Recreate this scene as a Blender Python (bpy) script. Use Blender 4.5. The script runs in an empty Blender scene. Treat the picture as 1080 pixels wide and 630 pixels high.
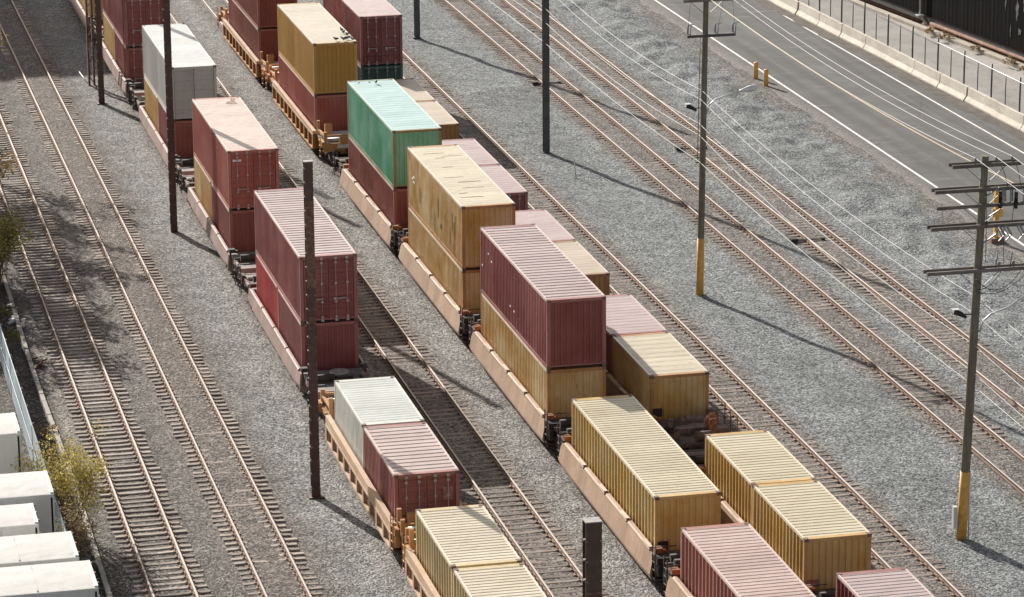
import bpy, bmesh, math, random
import numpy as np
from mathutils import Vector, Matrix, Euler

random.seed(7)
rng = np.random.default_rng(7)
SC = bpy.context.scene
COL = SC.collection
R = math.radians

# ------------------------------------------------------------------ camera
# tracks run along +Y, X is to the right, z = 0 is the top of the rails
CAM_Z = 42.2655
PITCH, ROLL, HEAD = 0.271018, 0.0071899, R(13.0)
c, s = math.cos(PITCH), math.sin(PITCH)
cr, sr = math.cos(ROLL), math.sin(ROLL)
fwd = Vector((0, c, -s)); upv = Vector((0, s, c)); rt = Vector((1, 0, 0))
right = rt * cr - upv * sr
up = rt * sr + upv * cr
rot = Matrix.Rotation(-HEAD, 3, 'Z')
right, up, fwd = rot @ right, rot @ up, rot @ fwd
m = Matrix((right, up, -fwd)).transposed().to_4x4()
m.translation = Vector((0, 0, CAM_Z))
cam_data = bpy.data.cameras.new('camera')
cam = bpy.data.objects.new('camera', cam_data)
COL.objects.link(cam)
cam.matrix_world = m
cam_data.sensor_fit = 'HORIZONTAL'
cam_data.sensor_width = 36.0
cam_data.lens = 36.0 * 3590.5 / 1080.0
cam_data.clip_start = 1.0
cam_data.clip_end = 6000.0
SC.camera = cam

# ------------------------------------------------------------------ light
SUN_AZ, SUN_EL = R(-15.7), R(24.3)          # azimuth from +Y towards +X
sun_dir = Vector((math.sin(SUN_AZ) * math.cos(SUN_EL), math.cos(SUN_AZ) * math.cos(SUN_EL), math.sin(SUN_EL)))
W = bpy.data.worlds.new('World'); SC.world = W; W.use_nodes = True
wn = W.node_tree.nodes; wl = W.node_tree.links
sky = wn.new('ShaderNodeTexSky'); sky.sky_type = 'NISHITA'; sky.sun_disc = False
sky.sun_elevation = SUN_EL; sky.sun_rotation = SUN_AZ
sky.air_density = 1.0; sky.dust_density = 2.0
bg = wn['Background']; bg.inputs['Strength'].default_value = 0.085
hs = wn.new('ShaderNodeHueSaturation'); hs.inputs['Saturation'].default_value = 0.45
wm_ = wn.new('ShaderNodeMix'); wm_.data_type = 'RGBA'; wm_.blend_type = 'MULTIPLY'; wm_.inputs[0].default_value = 1.0; wm_.inputs[7].default_value = (1.04, 1.0, 0.955, 1)
wl.new(sky.outputs[0], hs.inputs['Color']); wl.new(hs.outputs[0], wm_.inputs[6]); wl.new(wm_.outputs[2], bg.inputs['Color'])
sd = bpy.data.lights.new('sun', 'SUN'); sd.energy = 5.0; sd.angle = R(0.5); sd.color = (1.0, 0.945, 0.865)
so = bpy.data.objects.new('sun', sd); COL.objects.link(so)
so.rotation_euler = (-sun_dir).to_track_quat('-Z', 'Y').to_euler()
SC.view_settings.view_transform = 'Standard'
SC.view_settings.look = 'None'
SC.view_settings.exposure = 0.66
SC.view_settings.gamma = 1.0

# ------------------------------------------------------------------ materials
MATS = {}
def newmat(name):
    mt = bpy.data.materials.new(name); mt.use_nodes = True
    nt = mt.node_tree; b = nt.nodes['Principled BSDF']
    return mt, nt, b
def nd(nt, typ, **kw):
    n = nt.nodes.new(typ)
    for k, v in kw.items():
        if k.startswith('i_'):
            n.inputs[k[2:].replace('_', ' ')].default_value = v
        else:
            setattr(n, k, v)
    return n
def noise(nt, vec, scale, detail=3, rough=0.6):
    n = nd(nt, 'ShaderNodeTexNoise'); n.inputs['Scale'].default_value = scale
    n.inputs['Detail'].default_value = detail; n.inputs['Roughness'].default_value = rough
    if vec is not None: nt.links.new(vec, n.inputs['Vector'])
    return n
def ramp(nt, fac, a, b, ca=(0, 0, 0, 1), cb=(1, 1, 1, 1)):
    r = nd(nt, 'ShaderNodeValToRGB')
    r.color_ramp.elements[0].position = a; r.color_ramp.elements[0].color = ca
    r.color_ramp.elements[1].position = b; r.color_ramp.elements[1].color = cb
    nt.links.new(fac, r.inputs[0]); return r
def mix(nt, fac, a, b, mode='MIX'):
    n = nd(nt, 'ShaderNodeMix'); n.data_type = 'RGBA'; n.blend_type = mode
    for key, val in ((0, fac), (6, a), (7, b)):
        if isinstance(val, (int, float)): n.inputs[key].default_value = val
        elif isinstance(val, tuple): n.inputs[key].default_value = val if len(val) == 4 else (*val, 1)
        else: nt.links.new(val, n.inputs[key])
    return n.outputs[2]
def mapping(nt, vec, scale):
    n = nd(nt, 'ShaderNodeMapping'); n.inputs['Scale'].default_value = scale
    nt.links.new(vec, n.inputs['Vector']); return n.outputs[0]
def offset_by_object(nt, vec):
    oi = nd(nt, 'ShaderNodeObjectInfo')
    mul = nd(nt, 'ShaderNodeVectorMath', operation='SCALE'); mul.inputs[0].default_value = (37.0, 91.0, 53.0)
    nt.links.new(oi.outputs['Random'], mul.inputs['Scale'])
    add = nd(nt, 'ShaderNodeVectorMath', operation='ADD')
    nt.links.new(vec, add.inputs[0]); nt.links.new(mul.outputs[0], add.inputs[1])
    return add.outputs[0], oi
def bump(nt, b, height, strength, dist):
    n = nd(nt, 'ShaderNodeBump'); n.inputs['Strength'].default_value = strength
    n.inputs['Distance'].default_value = dist
    nt.links.new(height, n.inputs['Height']); nt.links.new(n.outputs[0], b.inputs['Normal'])

def paint(name, base, fade=None, rust=0.35, rough=0.5, streak='z', dirt=0.35, rustcol=(0.13, 0.055, 0.028), spec=0.4):
    """weathered sheet-metal paint: faded patches, run-down streaks, rust spots"""
    if name in MATS: return MATS[name]
    mt, nt, b = newmat(name); MATS[name] = mt
    tc = nd(nt, 'ShaderNodeTexCoord')
    vec, oi = offset_by_object(nt, tc.outputs['Object'])
    fade = fade or tuple(min(1, x * 1.25 + 0.02) for x in base)
    big = noise(nt, vec, 0.55, 4)
    col = mix(nt, ramp(nt, big.outputs[0], 0.35, 0.68).outputs[0], base, fade)
    sc = {'z': (5.0, 5.0, 0.35), 'x': (0.5, 4.0, 4.0), 'n': (1.5, 1.5, 1.5)}[streak]
    st = noise(nt, mapping(nt, vec, sc), 1.0, 5, 0.7)
    stm = ramp(nt, st.outputs[0], 0.50, 0.78)
    md = nd(nt, 'ShaderNodeMath', operation='MULTIPLY'); md.inputs[1].default_value = dirt
    nt.links.new(stm.outputs[0], md.inputs[0])
    col = mix(nt, md.outputs[0], col, tuple(x * 0.45 + 0.02 for x in base))
    if streak in 'zx':
        sy_ = nd(nt, 'ShaderNodeSeparateXYZ'); nt.links.new(vec, sy_.inputs[0])
        fl = nd(nt, 'ShaderNodeMath', operation='MULTIPLY'); fl.inputs[1].default_value = 0.86; nt.links.new(sy_.outputs[1], fl.inputs[0])
        f2 = nd(nt, 'ShaderNodeMath', operation='FLOOR'); nt.links.new(fl.outputs[0], f2.inputs[0])
        wn_ = nd(nt, 'ShaderNodeTexWhiteNoise', noise_dimensions='1D'); nt.links.new(f2.outputs[0], wn_.inputs['W'])
        pv = ramp(nt, wn_.outputs[0], 0.0, 1.0, (0.38, 0.38, 0.38, 1), (0.60, 0.60, 0.60, 1))
        col = mix(nt, 0.55 if streak == 'z' else 0.35, col, pv.outputs[0], 'OVERLAY')
    # rust: small spots and runs
    rs = noise(nt, mapping(nt, vec, {'z': (3.2, 3.2, 0.9), 'x': (1.2, 2.6, 2.6), 'n': (2, 2, 2)}[streak]), 1.3, 6, 0.75)
    rm = ramp(nt, rs.outputs[0], 0.66 - 0.10 * rust, 0.74)
    mr = nd(nt, 'ShaderNodeMath', operation='MULTIPLY'); mr.inputs[1].default_value = min(1, rust * 1.6)
    nt.links.new(rm.outputs[0], mr.inputs[0])
    col = mix(nt, mr.outputs[0], col, rustcol)
    fine = noise(nt, vec, 14.0, 4)
    col = mix(nt, 0.22, col, ramp(nt, fine.outputs[0], 0.25, 0.75, (0.25, 0.25, 0.25, 1), (0.75, 0.75, 0.75, 1)).outputs[0], 'SOFT_LIGHT')
    nt.links.new(col, b.inputs['Base Color'])
    rr = ramp(nt, big.outputs[0], 0.3, 0.7, (rough - 0.06,) * 3 + (1,), (rough + 0.12,) * 3 + (1,))
    nt.links.new(rr.outputs[0], b.inputs['Roughness'])
    b.inputs['Specular IOR Level'].default_value = spec
    dent = noise(nt, vec, 1.6, 2, 0.5)
    bump(nt, b, dent.outputs[0], 0.45, 0.06)
    return mt

def plain(name, base, rough=0.6, metal=0.0, var=0.3, scale=6.0, second=None, bstr=0.0, spec=0.5):
    if name in MATS: return MATS[name]
    mt, nt, b = newmat(name); MATS[name] = mt
    tc = nd(nt, 'ShaderNodeTexCoord')
    vec, oi = offset_by_object(nt, tc.outputs['Object'])
    n = noise(nt, vec, scale, 5, 0.65)
    lo = tuple(x * (1 - var) for x in base); hi = second or tuple(min(1, x * (1 + var)) for x in base)
    r = ramp(nt, n.outputs[0], 0.3, 0.7, (*lo, 1), (*hi, 1))
    v = nd(nt, 'ShaderNodeHueSaturation')
    ma = nd(nt, 'ShaderNodeMath', operation='MULTIPLY_ADD'); ma.inputs[1].default_value = var * 0.9; ma.inputs[2].default_value = 1 - var * 0.45
    nt.links.new(oi.outputs['Random'], ma.inputs[0]); nt.links.new(ma.outputs[0], v.inputs['Value'])
    nt.links.new(r.outputs[0], v.inputs['Color'])
    nt.links.new(v.outputs[0], b.inputs['Base Color'])
    b.inputs['Roughness'].default_value = rough; b.inputs['Metallic'].default_value = metal
    b.inputs['Specular IOR Level'].default_value = spec
    if bstr: bump(nt, b, n.outputs[0], bstr, 0.03)
    return mt

def gravel_mat(name, tinted=True, base=(0.25, 0.24, 0.23), scale=15.5):
    mt, nt, b = newmat(name); MATS[name] = mt
    geo = nd(nt, 'ShaderNodeNewGeometry')
    pos = geo.outputs['Position']
    if tinted:
        at = nd(nt, 'ShaderNodeAttribute'); at.attribute_name = 'tint'; tint = at.outputs['Color']
    else:
        rgb = nd(nt, 'ShaderNodeRGB'); rgb.outputs[0].default_value = (*base, 1); tint = rgb.outputs[0]
    wob = noise(nt, pos, 9.0, 2)
    wmix = nd(nt, 'ShaderNodeVectorMath', operation='SCALE'); wmix.inputs['Scale'].default_value = 0.06
    nt.links.new(wob.outputs[1], wmix.inputs[0])
    padd = nd(nt, 'ShaderNodeVectorMath', operation='ADD'); nt.links.new(pos, padd.inputs[0]); nt.links.new(wmix.outputs[0], padd.inputs[1])
    v1 = nd(nt, 'ShaderNodeTexVoronoi'); v1.inputs['Scale'].default_value = scale; nt.links.new(padd.outputs[0], v1.inputs['Vector'])
    v2 = nd(nt, 'ShaderNodeTexVoronoi'); v2.inputs['Scale'].default_value = scale * 0.53; nt.links.new(padd.outputs[0], v2.inputs['Vector'])
    sep = nd(nt, 'ShaderNodeSeparateColor'); nt.links.new(v1.outputs['Color'], sep.inputs[0])
    sep2 = nd(nt, 'ShaderNodeSeparateColor'); nt.links.new(v2.outputs['Color'], sep2.inputs[0])
    # every stone its own shade; now and then a pale one
    shade = ramp(nt, sep.outputs[0], 0.0, 1.0, (0.11, 0.11, 0.112, 1), (1.38, 1.36, 1.33, 1))
    shade.color_ramp.elements.new(0.55).color = (0.60, 0.59, 0.58, 1)
    col = mix(nt, 1.0, tint, shade.outputs[0], 'MULTIPLY')
    pale = ramp(nt, sep2.outputs[1], 0.90, 0.93)
    mp = nd(nt, 'ShaderNodeMath', operation='MULTIPLY'); mp.inputs[1].default_value = 0.28; nt.links.new(pale.outputs[0], mp.inputs[0])
    col = mix(nt, mp.outputs[0], col, (0.42, 0.41, 0.39))
    patch = noise(nt, pos, 0.8, 6, 0.65)
    pm = ramp(nt, patch.outputs[0], 0.30, 0.72, (0.36, 0.36, 0.36, 1), (0.64, 0.64, 0.64, 1))
    col = mix(nt, 0.85, col, pm.outputs[0], 'OVERLAY')
    g = nd(nt, 'ShaderNodeMix'); g.data_type = 'RGBA'; g.blend_type = 'MULTIPLY'; g.inputs[0].default_value = 1.0
    g.inputs[7].default_value = (1.40, 1.445, 1.49, 1); nt.links.new(col, g.inputs[6])
    nt.links.new(g.outputs[2], b.inputs['Base Color'])
    b.inputs['Roughness'].default_value = 0.9; b.inputs['Specular IOR Level'].default_value = 0.25
    hm = nd(nt, 'ShaderNodeMath', operation='MULTIPLY_ADD'); hm.inputs[1].default_value = -0.8
    nt.links.new(v1.outputs['Distance'], hm.inputs[0]); nt.links.new(sep.outputs[1], hm.inputs[2])
    h2 = nd(nt, 'ShaderNodeMath', operation='ADD'); nt.links.new(hm.outputs[0], h2.inputs[0])
    m3 = nd(nt, 'ShaderNodeMath', operation='MULTIPLY'); m3.inputs[1].default_value = 0.9; nt.links.new(sep2.outputs[2], m3.inputs[0])
    nt.links.new(m3.outputs[0], h2.inputs[1])
    bump(nt, b, h2.outputs[0], 1.0, 0.055)
    return mt

def road_mat():
    mt, nt, b = newmat('asphalt'); MATS['asphalt'] = mt
    geo = nd(nt, 'ShaderNodeNewGeometry'); pos = geo.outputs['Position']
    n1 = noise(nt, pos, 0.35, 6, 0.6); n2 = noise(nt, mapping(nt, pos, (1.1, 0.035, 1)), 1.0, 4); n3 = noise(nt, pos, 22.0, 3)
    col = ramp(nt, n1.outputs[0], 0.3, 0.7, (0.080, 0.080, 0.080, 1), (0.125, 0.124, 0.122, 1)).outputs[0]
    col = mix(nt, 0.8, col, ramp(nt, n2.outputs[0], 0.35, 0.65, (0.34, 0.34, 0.34, 1), (0.60, 0.60, 0.60, 1)).outputs[0], 'OVERLAY')
    col = mix(nt, 0.5, col, ramp(nt, n3.outputs[0], 0.3, 0.7, (0.35, 0.35, 0.35, 1), (0.65, 0.65, 0.65, 1)).outputs[0], 'OVERLAY')
    # pale transverse scuffs and cracks
    wv = noise(nt, mapping(nt, pos, (0.22, 1.7, 1)), 1.0, 5, 0.7)
    cm = ramp(nt, wv.outputs[0], 0.60, 0.66)
    mm = nd(nt, 'ShaderNodeMath', operation='MULTIPLY'); mm.inputs[1].default_value = 0.38; nt.links.new(cm.outputs[0], mm.inputs[0])
    col = mix(nt, mm.outputs[0], col, (0.27, 0.26, 0.25))
    vc = nd(nt, 'ShaderNodeTexVoronoi'); vc.feature = 'DISTANCE_TO_EDGE'; vc.inputs['Scale'].default_value = 1.0
    nt.links.new(mapping(nt, pos, (0.13, 0.2, 1)), vc.inputs['Vector'])
    ck = ramp(nt, vc.outputs['Distance'], 0.0, 0.008, (1, 1, 1, 1), (0, 0, 0, 1))
    m2 = nd(nt, 'ShaderNodeMath', operation='MULTIPLY'); m2.inputs[1].default_value = 0.5; nt.links.new(ck.outputs[0], m2.inputs[0])
    col = mix(nt, m2.outputs[0], col, (0.05, 0.048, 0.046))
    # gravel dust kicked over both edges of the road
    sx = nd(nt, 'ShaderNodeSeparateXYZ'); nt.links.new(pos, sx.inputs[0])
    e1 = nd(nt, 'ShaderNodeMapRange'); e1.inputs[1].default_value = 61.0; e1.inputs[2].default_value = 60.0; nt.links.new(sx.outputs[0], e1.inputs[0])
    nn = nd(nt, 'ShaderNodeMath', operation='MULTIPLY'); nt.links.new(e1.outputs[0], nn.inputs[0])
    nn2 = ramp(nt, n1.outputs[0], 0.05, 0.35); nt.links.new(nn2.outputs[0], nn.inputs[1])
    vg = nd(nt, 'ShaderNodeTexVoronoi'); vg.inputs['Scale'].default_value = 14.5; nt.links.new(pos, vg.inputs['Vector'])
    sg_ = nd(nt, 'ShaderNodeSeparateColor'); nt.links.new(vg.outputs['Color'], sg_.inputs[0])
    col = mix(nt, nn.outputs[0], col, ramp(nt, sg_.outputs[0], 0.0, 1.0, (0.07, 0.062, 0.056, 1), (0.30, 0.275, 0.255, 1)).outputs[0])
    nt.links.new(col, b.inputs['Base Color']); b.inputs['Roughness'].default_value = 0.85
    b.inputs['Specular IOR Level'].default_value = 0.3
    bump(nt, b, n3.outputs[0], 0.3, 0.01)
    return mt

def line_mat(name, base, wear=0.5):
    mt, nt, b = newmat(name); MATS[name] = mt
    geo = nd(nt, 'ShaderNodeNewGeometry'); pos = geo.outputs['Position']
    n1 = noise(nt, pos, 2.2, 6, 0.75)
    r = ramp(nt, n1.outputs[0], 0.55 - 0.1 * wear, 0.75)
    mm = nd(nt, 'ShaderNodeMath', operation='MULTIPLY'); mm.inputs[1].default_value = wear; nt.links.new(r.outputs[0], mm.inputs[0])
    nt.links.new(mix(nt, mm.outputs[0], base, (0.14, 0.135, 0.13)), b.inputs['Base Color'])
    b.inputs['Roughness'].default_value = 0.75
    return mt

def concrete(name, base, scale=0.8, stain=(0.09, 0.08, 0.07), amt=0.5):
    if name in MATS: return MATS[name]
    mt, nt, b = newmat(name); MATS[name] = mt
    geo = nd(nt, 'ShaderNodeNewGeometry'); pos = geo.outputs['Position']
    n1 = noise(nt, pos, scale, 6, 0.65); n2 = noise(nt, pos, scale * 14, 4)
    col = ramp(nt, n1.outputs[0], 0.3, 0.7, (*[x * 0.8 for x in base], 1), (*[min(1, x * 1.15) for x in base], 1)).outputs[0]
    col = mix(nt, 0.4, col, ramp(nt, n2.outputs[0], 0.3, 0.7, (0.35, 0.35, 0.35, 1), (0.65, 0.65, 0.65, 1)).outputs[0], 'OVERLAY')
    st = noise(nt, mapping(nt, pos, (1, 0.35, 2.5)), scale * 1.7, 6, 0.75)
    sm = ramp(nt, st.outputs[0], 0.54, 0.74)
    mm = nd(nt, 'ShaderNodeMath', operation='MULTIPLY'); mm.inputs[1].default_value = amt; nt.links.new(sm.outputs[0], mm.inputs[0])
    col = mix(nt, mm.outputs[0], col, stain)
    nt.links.new(col, b.inputs['Base Color']); b.inputs['Roughness'].default_value = 0.85
    bump(nt, b, n2.outputs[0], 0.3, 0.01)
    return mt

def wood(name, base, second, axis='x', rough=0.85):
    if name in MATS: return MATS[name]
    mt, nt, b = newmat(name); MATS[name] = mt
    tc = nd(nt, 'ShaderNodeTexCoord')
    vec, oi = offset_by_object(nt, tc.outputs['Object'])
    sc = {'x': (0.8, 22, 22), 'z': (20, 20, 0.6)}[axis]
    n = noise(nt, mapping(nt, vec, sc), 1.0, 5, 0.7)
    n2 = noise(nt, vec, 2.5, 4)
    col = ramp(nt, n.outputs[0], 0.32, 0.68, (*base, 1), (*second, 1)).outputs[0]
    col = mix(nt, 0.5, col, ramp(nt, n2.outputs[0], 0.3, 0.7, (0.3, 0.3, 0.3, 1), (0.7, 0.7, 0.7, 1)).outputs[0], 'OVERLAY')
    v = nd(nt, 'ShaderNodeHueSaturation')
    ma = nd(nt, 'ShaderNodeMath', operation='MULTIPLY_ADD'); ma.inputs[1].default_value = 0.7; ma.inputs[2].default_value = 0.65
    nt.links.new(oi.outputs['Random'], ma.inputs[0]); nt.links.new(ma.outputs[0], v.inputs['Value'])
    nt.links.new(col, v.inputs['Color']); nt.links.new(v.outputs[0], b.inputs['Base Color'])
    b.inputs['Roughness'].default_value = rough; b.inputs['Specular IOR Level'].default_value = 0.2
    bump(nt, b, n.outputs[0], 0.5, 0.012)
    return mt

# ------------------------------------------------------------------ mesh builder
class MB:
    def __init__(self): self.v = []; self.f = []; self.mi = []; self.sm = []
    def add(self, vs, fs, mi=0, smooth=False):
        o = len(self.v); self.v += [tuple(p) for p in vs]
        for f in fs:
            self.f.append(tuple(i + o for i in f)); self.mi.append(mi); self.sm.append(smooth)
    def box(self, x0, x1, y0, y1, z0, z1, mi=0):
        vs = [(x0, y0, z0), (x1, y0, z0), (x1, y1, z0), (x0, y1, z0), (x0, y0, z1), (x1, y0, z1), (x1, y1, z1), (x0, y1, z1)]
        self.add(vs, [(0, 3, 2, 1), (4, 5, 6, 7), (0, 1, 5, 4), (1, 2, 6, 5), (2, 3, 7, 6), (3, 0, 4, 7)], mi)
    def bar(self, a, b, w, h, mi=0, upv=(0, 0, 1)):
        a = Vector(a); b = Vector(b); d = (b - a).normalized(); u = Vector(upv)
        if abs(d.dot(u)) > 0.98: u = Vector((0, 1, 0))
        r = d.cross(u).normalized() * (w / 2); u = r.cross(d).normalized() * (h / 2)
        vs = [a - r - u, a + r - u, a + r + u, a - r + u, b - r - u, b + r - u, b + r + u, b - r + u]
        self.add(vs, [(0, 3, 2, 1), (4, 5, 6, 7), (0, 1, 5, 4), (1, 2, 6, 5), (2, 3, 7, 6), (3, 0, 4, 7)], mi)
    def tube(self, pts, rad, n=8, mi=0, caps=True, smooth=True):
        pts = [Vector(p) for p in pts]
        rads = rad if isinstance(rad, (list, tuple)) else [rad] * len(pts)
        rings = []; base = len(self.v)
        d0 = (pts[1] - pts[0]).normalized()
        u = Vector((0, 0, 1)) if abs(d0.z) < 0.9 else Vector((1, 0, 0))
        vs = []
        for i, p in enumerate(pts):
            d = (pts[min(i + 1, len(pts) - 1)] - pts[max(i - 1, 0)]).normalized()
            r = d.cross(u).normalized(); u = r.cross(d).normalized()
            for k in range(n):
                a = 2 * math.pi * k / n
                vs.append(p + (r * math.cos(a) + u * math.sin(a)) * rads[i])
        fs = []
        for i in range(len(pts) - 1):
            for k in range(n):
                k2 = (k + 1) % n
                fs.append((i * n + k, i * n + k2, (i + 1) * n + k2, (i + 1) * n + k))
        self.add(vs, fs, mi, smooth)
        if caps:
            o = base
            self.f.append(tuple(o + k for k in range(n))[::-1]); self.mi.append(mi); self.sm.append(False)
            o2 = base + (len(pts) - 1) * n
            self.f.append(tuple(o2 + k for k in range(n))); self.mi.append(mi); self.sm.append(False)
    def prism(self, poly, y0, y1, mi=0):
        """polygon in (x, z), counter-clockwise, extruded along y"""
        n = len(poly)
        vs = [(x, y0, z) for x, z in poly] + [(x, y1, z) for x, z in poly]
        fs = [(i, (i + 1) % n, n + (i + 1) % n, n + i) for i in range(n)]
        fs.append(tuple(range(n))[::-1]); fs.append(tuple(range(n, 2 * n)))
        self.add(vs, fs, mi)
    def mesh(self, name, mats, recalc=False):
        me = bpy.data.meshes.new(name); me.from_pydata(self.v, [], self.f)
        for mt in (mats if isinstance(mats, (list, tuple)) else [mats]): me.materials.append(mt)
        me.polygons.foreach_set('material_index', self.mi)
        me.polygons.foreach_set('use_smooth', self.sm)
        if recalc:
            bm = bmesh.new(); bm.from_mesh(me); bmesh.ops.recalc_face_normals(bm, faces=bm.faces); bm.to_mesh(me); bm.free()
        me.update(); return me
    def build(self, name, mats, parent=None, loc=(0, 0, 0), rz=0, recalc=True):
        return obj(name, self.mesh(name, mats, recalc), parent, loc, rz)

def obj(name, me, parent=None, loc=(0, 0, 0), rz=0):
    o = bpy.data.objects.new(name, me); COL.objects.link(o)
    o.location = loc
    if rz: o.rotation_euler = (0, 0, rz)
    if parent is not None: o.parent = parent
    return o
def thing(name, label, cat, loc=(0, 0, 0), rz=0, group=None):
    o = bpy.data.objects.new(name, None); COL.objects.link(o)
    o.location = loc; o.rotation_euler = (0, 0, rz); o.empty_display_size = 0.2
    o['label'] = label; o['category'] = cat
    if group: o['group'] = group
    return o
def tag(o, label, cat, group=None):
    o['label'] = label; o['category'] = cat
    if group: o['group'] = group
    return o
def struct(o): o['kind'] = 'structure'; return o
def stuff(o): o['kind'] = 'stuff'; return o

CACHE = {}
def cached(key, fn):
    if key not in CACHE: CACHE[key] = fn()
    return CACHE[key]

# ------------------------------------------------------------------ layout
TRACKS = {'L1': 13.80, 'L2': 17.68, 'A': 23.45, 'AB': 27.50, 'B': 31.85, 'C': 35.77, 'CD': 39.97, 'D': 47.78, 'E': 51.68}
FENCE_X = 10.35
def foot_x(y): return 69.29 - 0.0443 * (y - 195)
def edge_r(y): return 67.97 - 0.0134 * (y - 195)
def wall_x(y): return 77.15 - 0.125 * (y - 195)

# ------------------------------------------------------------------ ground
def smooth_noise(x, y, scale, seed):
    r = np.random.default_rng(seed); t = r.random((256, 256))
    u, v = x / scale, y / scale
    i, j = np.floor(u).astype(int), np.floor(v).astype(int)
    fu, fv = u - i, v - j
    fu = fu * fu * (3 - 2 * fu); fv = fv * fv * (3 - 2 * fv)
    i0, i1, j0, j1 = i % 256, (i + 1) % 256, j % 256, (j + 1) % 256
    return (t[i0, j0] * (1 - fu) * (1 - fv) + t[i1, j0] * fu * (1 - fv) + t[i0, j1] * (1 - fu) * fv + t[i1, j1] * fu * fv) * 2 - 1
def sstep(a, b, x):
    t = np.clip((x - a) / (b - a), 0, 1); return t * t * (3 - 2 * t)
GX0, GX1, GY0, GY1, GS = 2.0, 80.0, 92.0, 246.0, 0.22
FILL = {'L1': -0.235, 'L2': -0.176, 'A': -0.2, 'AB': -0.205, 'B': -0.2, 'C': -0.2, 'CD': -0.195, 'D': -0.190, 'E': -0.185}
def ground_height(x, y):
    z = -0.27 + 0.05 * smooth_noise(x, y, 3.1, 1) + 0.03 * smooth_noise(x, y, 0.9, 2)
    # heaped, rutted ballast between the last track and the road
    w = sstep(53.6, 55.0, x) * (1 - sstep(59.2, 60.6, x))
    rut = 0.16 * smooth_noise(x * 0.6 + y * 0.45, y * 0.35 - x * 0.9, 0.8, 3) + 0.10 * smooth_noise(x, y * 0.5, 1.6, 4)
    z = z + w * rut + 0.18 * w * np.exp(-((x - 56.8) / 1.4) ** 2)
    for k, xc in TRACKS.items():
        d = np.abs(x - xc)
        t = 1 - sstep(1.25, 1.9, d)
        f = FILL[k] + sstep(0.85, 1.0, d) * ((-0.228 if k[0] == 'L' else -0.202) - FILL[k]) * (0.0 if FILL[k] < -0.228 else 1.0) + 0.014 * smooth_noise(x, y, 0.7, 5) + 0.016 * smooth_noise(x, y, 2.7, 6)
        z = z * (1 - t) + f * t
        g = np.exp(-((d - 0.76) / 0.16) ** 2)          # ballast kept low beside the rails
        z = z - 0.03 * g
    w2 = sstep(58.4, 59.3, x)
    z = z * (1 - w2) + w2 * -0.2115
    w4 = sstep(61.5, 62.5, x); z = z * (1 - w4) + w4 * -0.36
    w3 = 1 - sstep(9.2, 10.2, x)
    z = z * (1 - w3) + w3 * -0.30
    return z
TINT_BASE = np.array([0.245, 0.243, 0.236])
def ground_tint(x, y):
    col = np.ones(x.shape + (3,)) * TINT_BASE
    def blend(w, cc):
        nonlocal col
        col = col * (1 - w[..., None]) + w[..., None] * np.array(cc)
    n = smooth_noise(x, y, 2.3, 11) * 0.5 + smooth_noise(x, y, 0.8, 12) * 0.3
    blend(1 - sstep(18.5, 21.0, x + n), (0.165, 0.146, 0.131))
    blend((1 - sstep(11.6, 12.6, x + n * 0.6)), (0.105, 0.090, 0.076))
    blend(sstep(20.5, 22, x) * (1 - sstep(34, 40, x)), (0.285, 0.272, 0.258))
    blend(sstep(40.6, 43, x + n * 0.8), (0.228, 0.240, 0.241))
    for k, xc in TRACKS.items():
        d = np.abs(x - xc) + 0.25 * n
        dark = {'L1': (0.150, 0.126, 0.109), 'L2': (0.185, 0.153, 0.132)}.get(k, (0.198, 0.172, 0.155))
        blend((1 - sstep(1.0, 2.0, d)) * 0.9, dark)
    p = np.exp(-((x - 13.9) / 0.75) ** 2 - ((y - 145.5) / 3.0) ** 2) * (0.7 + 0.6 * n)
    blend(np.clip(p, 0, 0.85), (0.36, 0.32, 0.29))                   # pale dust spilt on the left track
    p = np.exp(-((x - 12.25) / 0.22) ** 2) * sstep(126, 132, y) * (1 - sstep(150, 156, y)) * (0.7 + 0.7 * n)
    blend(np.clip(p, 0, 0.8), (0.33, 0.285, 0.245))
    # oily dark patches on the gravel right of the trains
    p = sstep(0.35, 0.75, smooth_noise(x, y * 0.6, 3.4, 21)) * sstep(41.5, 43, x) * (1 - sstep(46.5, 48, x))
    blend(p * 0.5, (0.14, 0.145, 0.145))
    p = sstep(0.45, 0.8, smooth_noise(x, y * 0.6, 2.6, 22)) * sstep(54, 56, x) * (1 - sstep(59, 60, x))
    blend(p * 0.45, (0.15, 0.155, 0.155))
    blend(sstep(57.9, 59.6, x + 1.6 * n), (0.175, 0.160, 0.148))     # dirt verge
    return col
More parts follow.
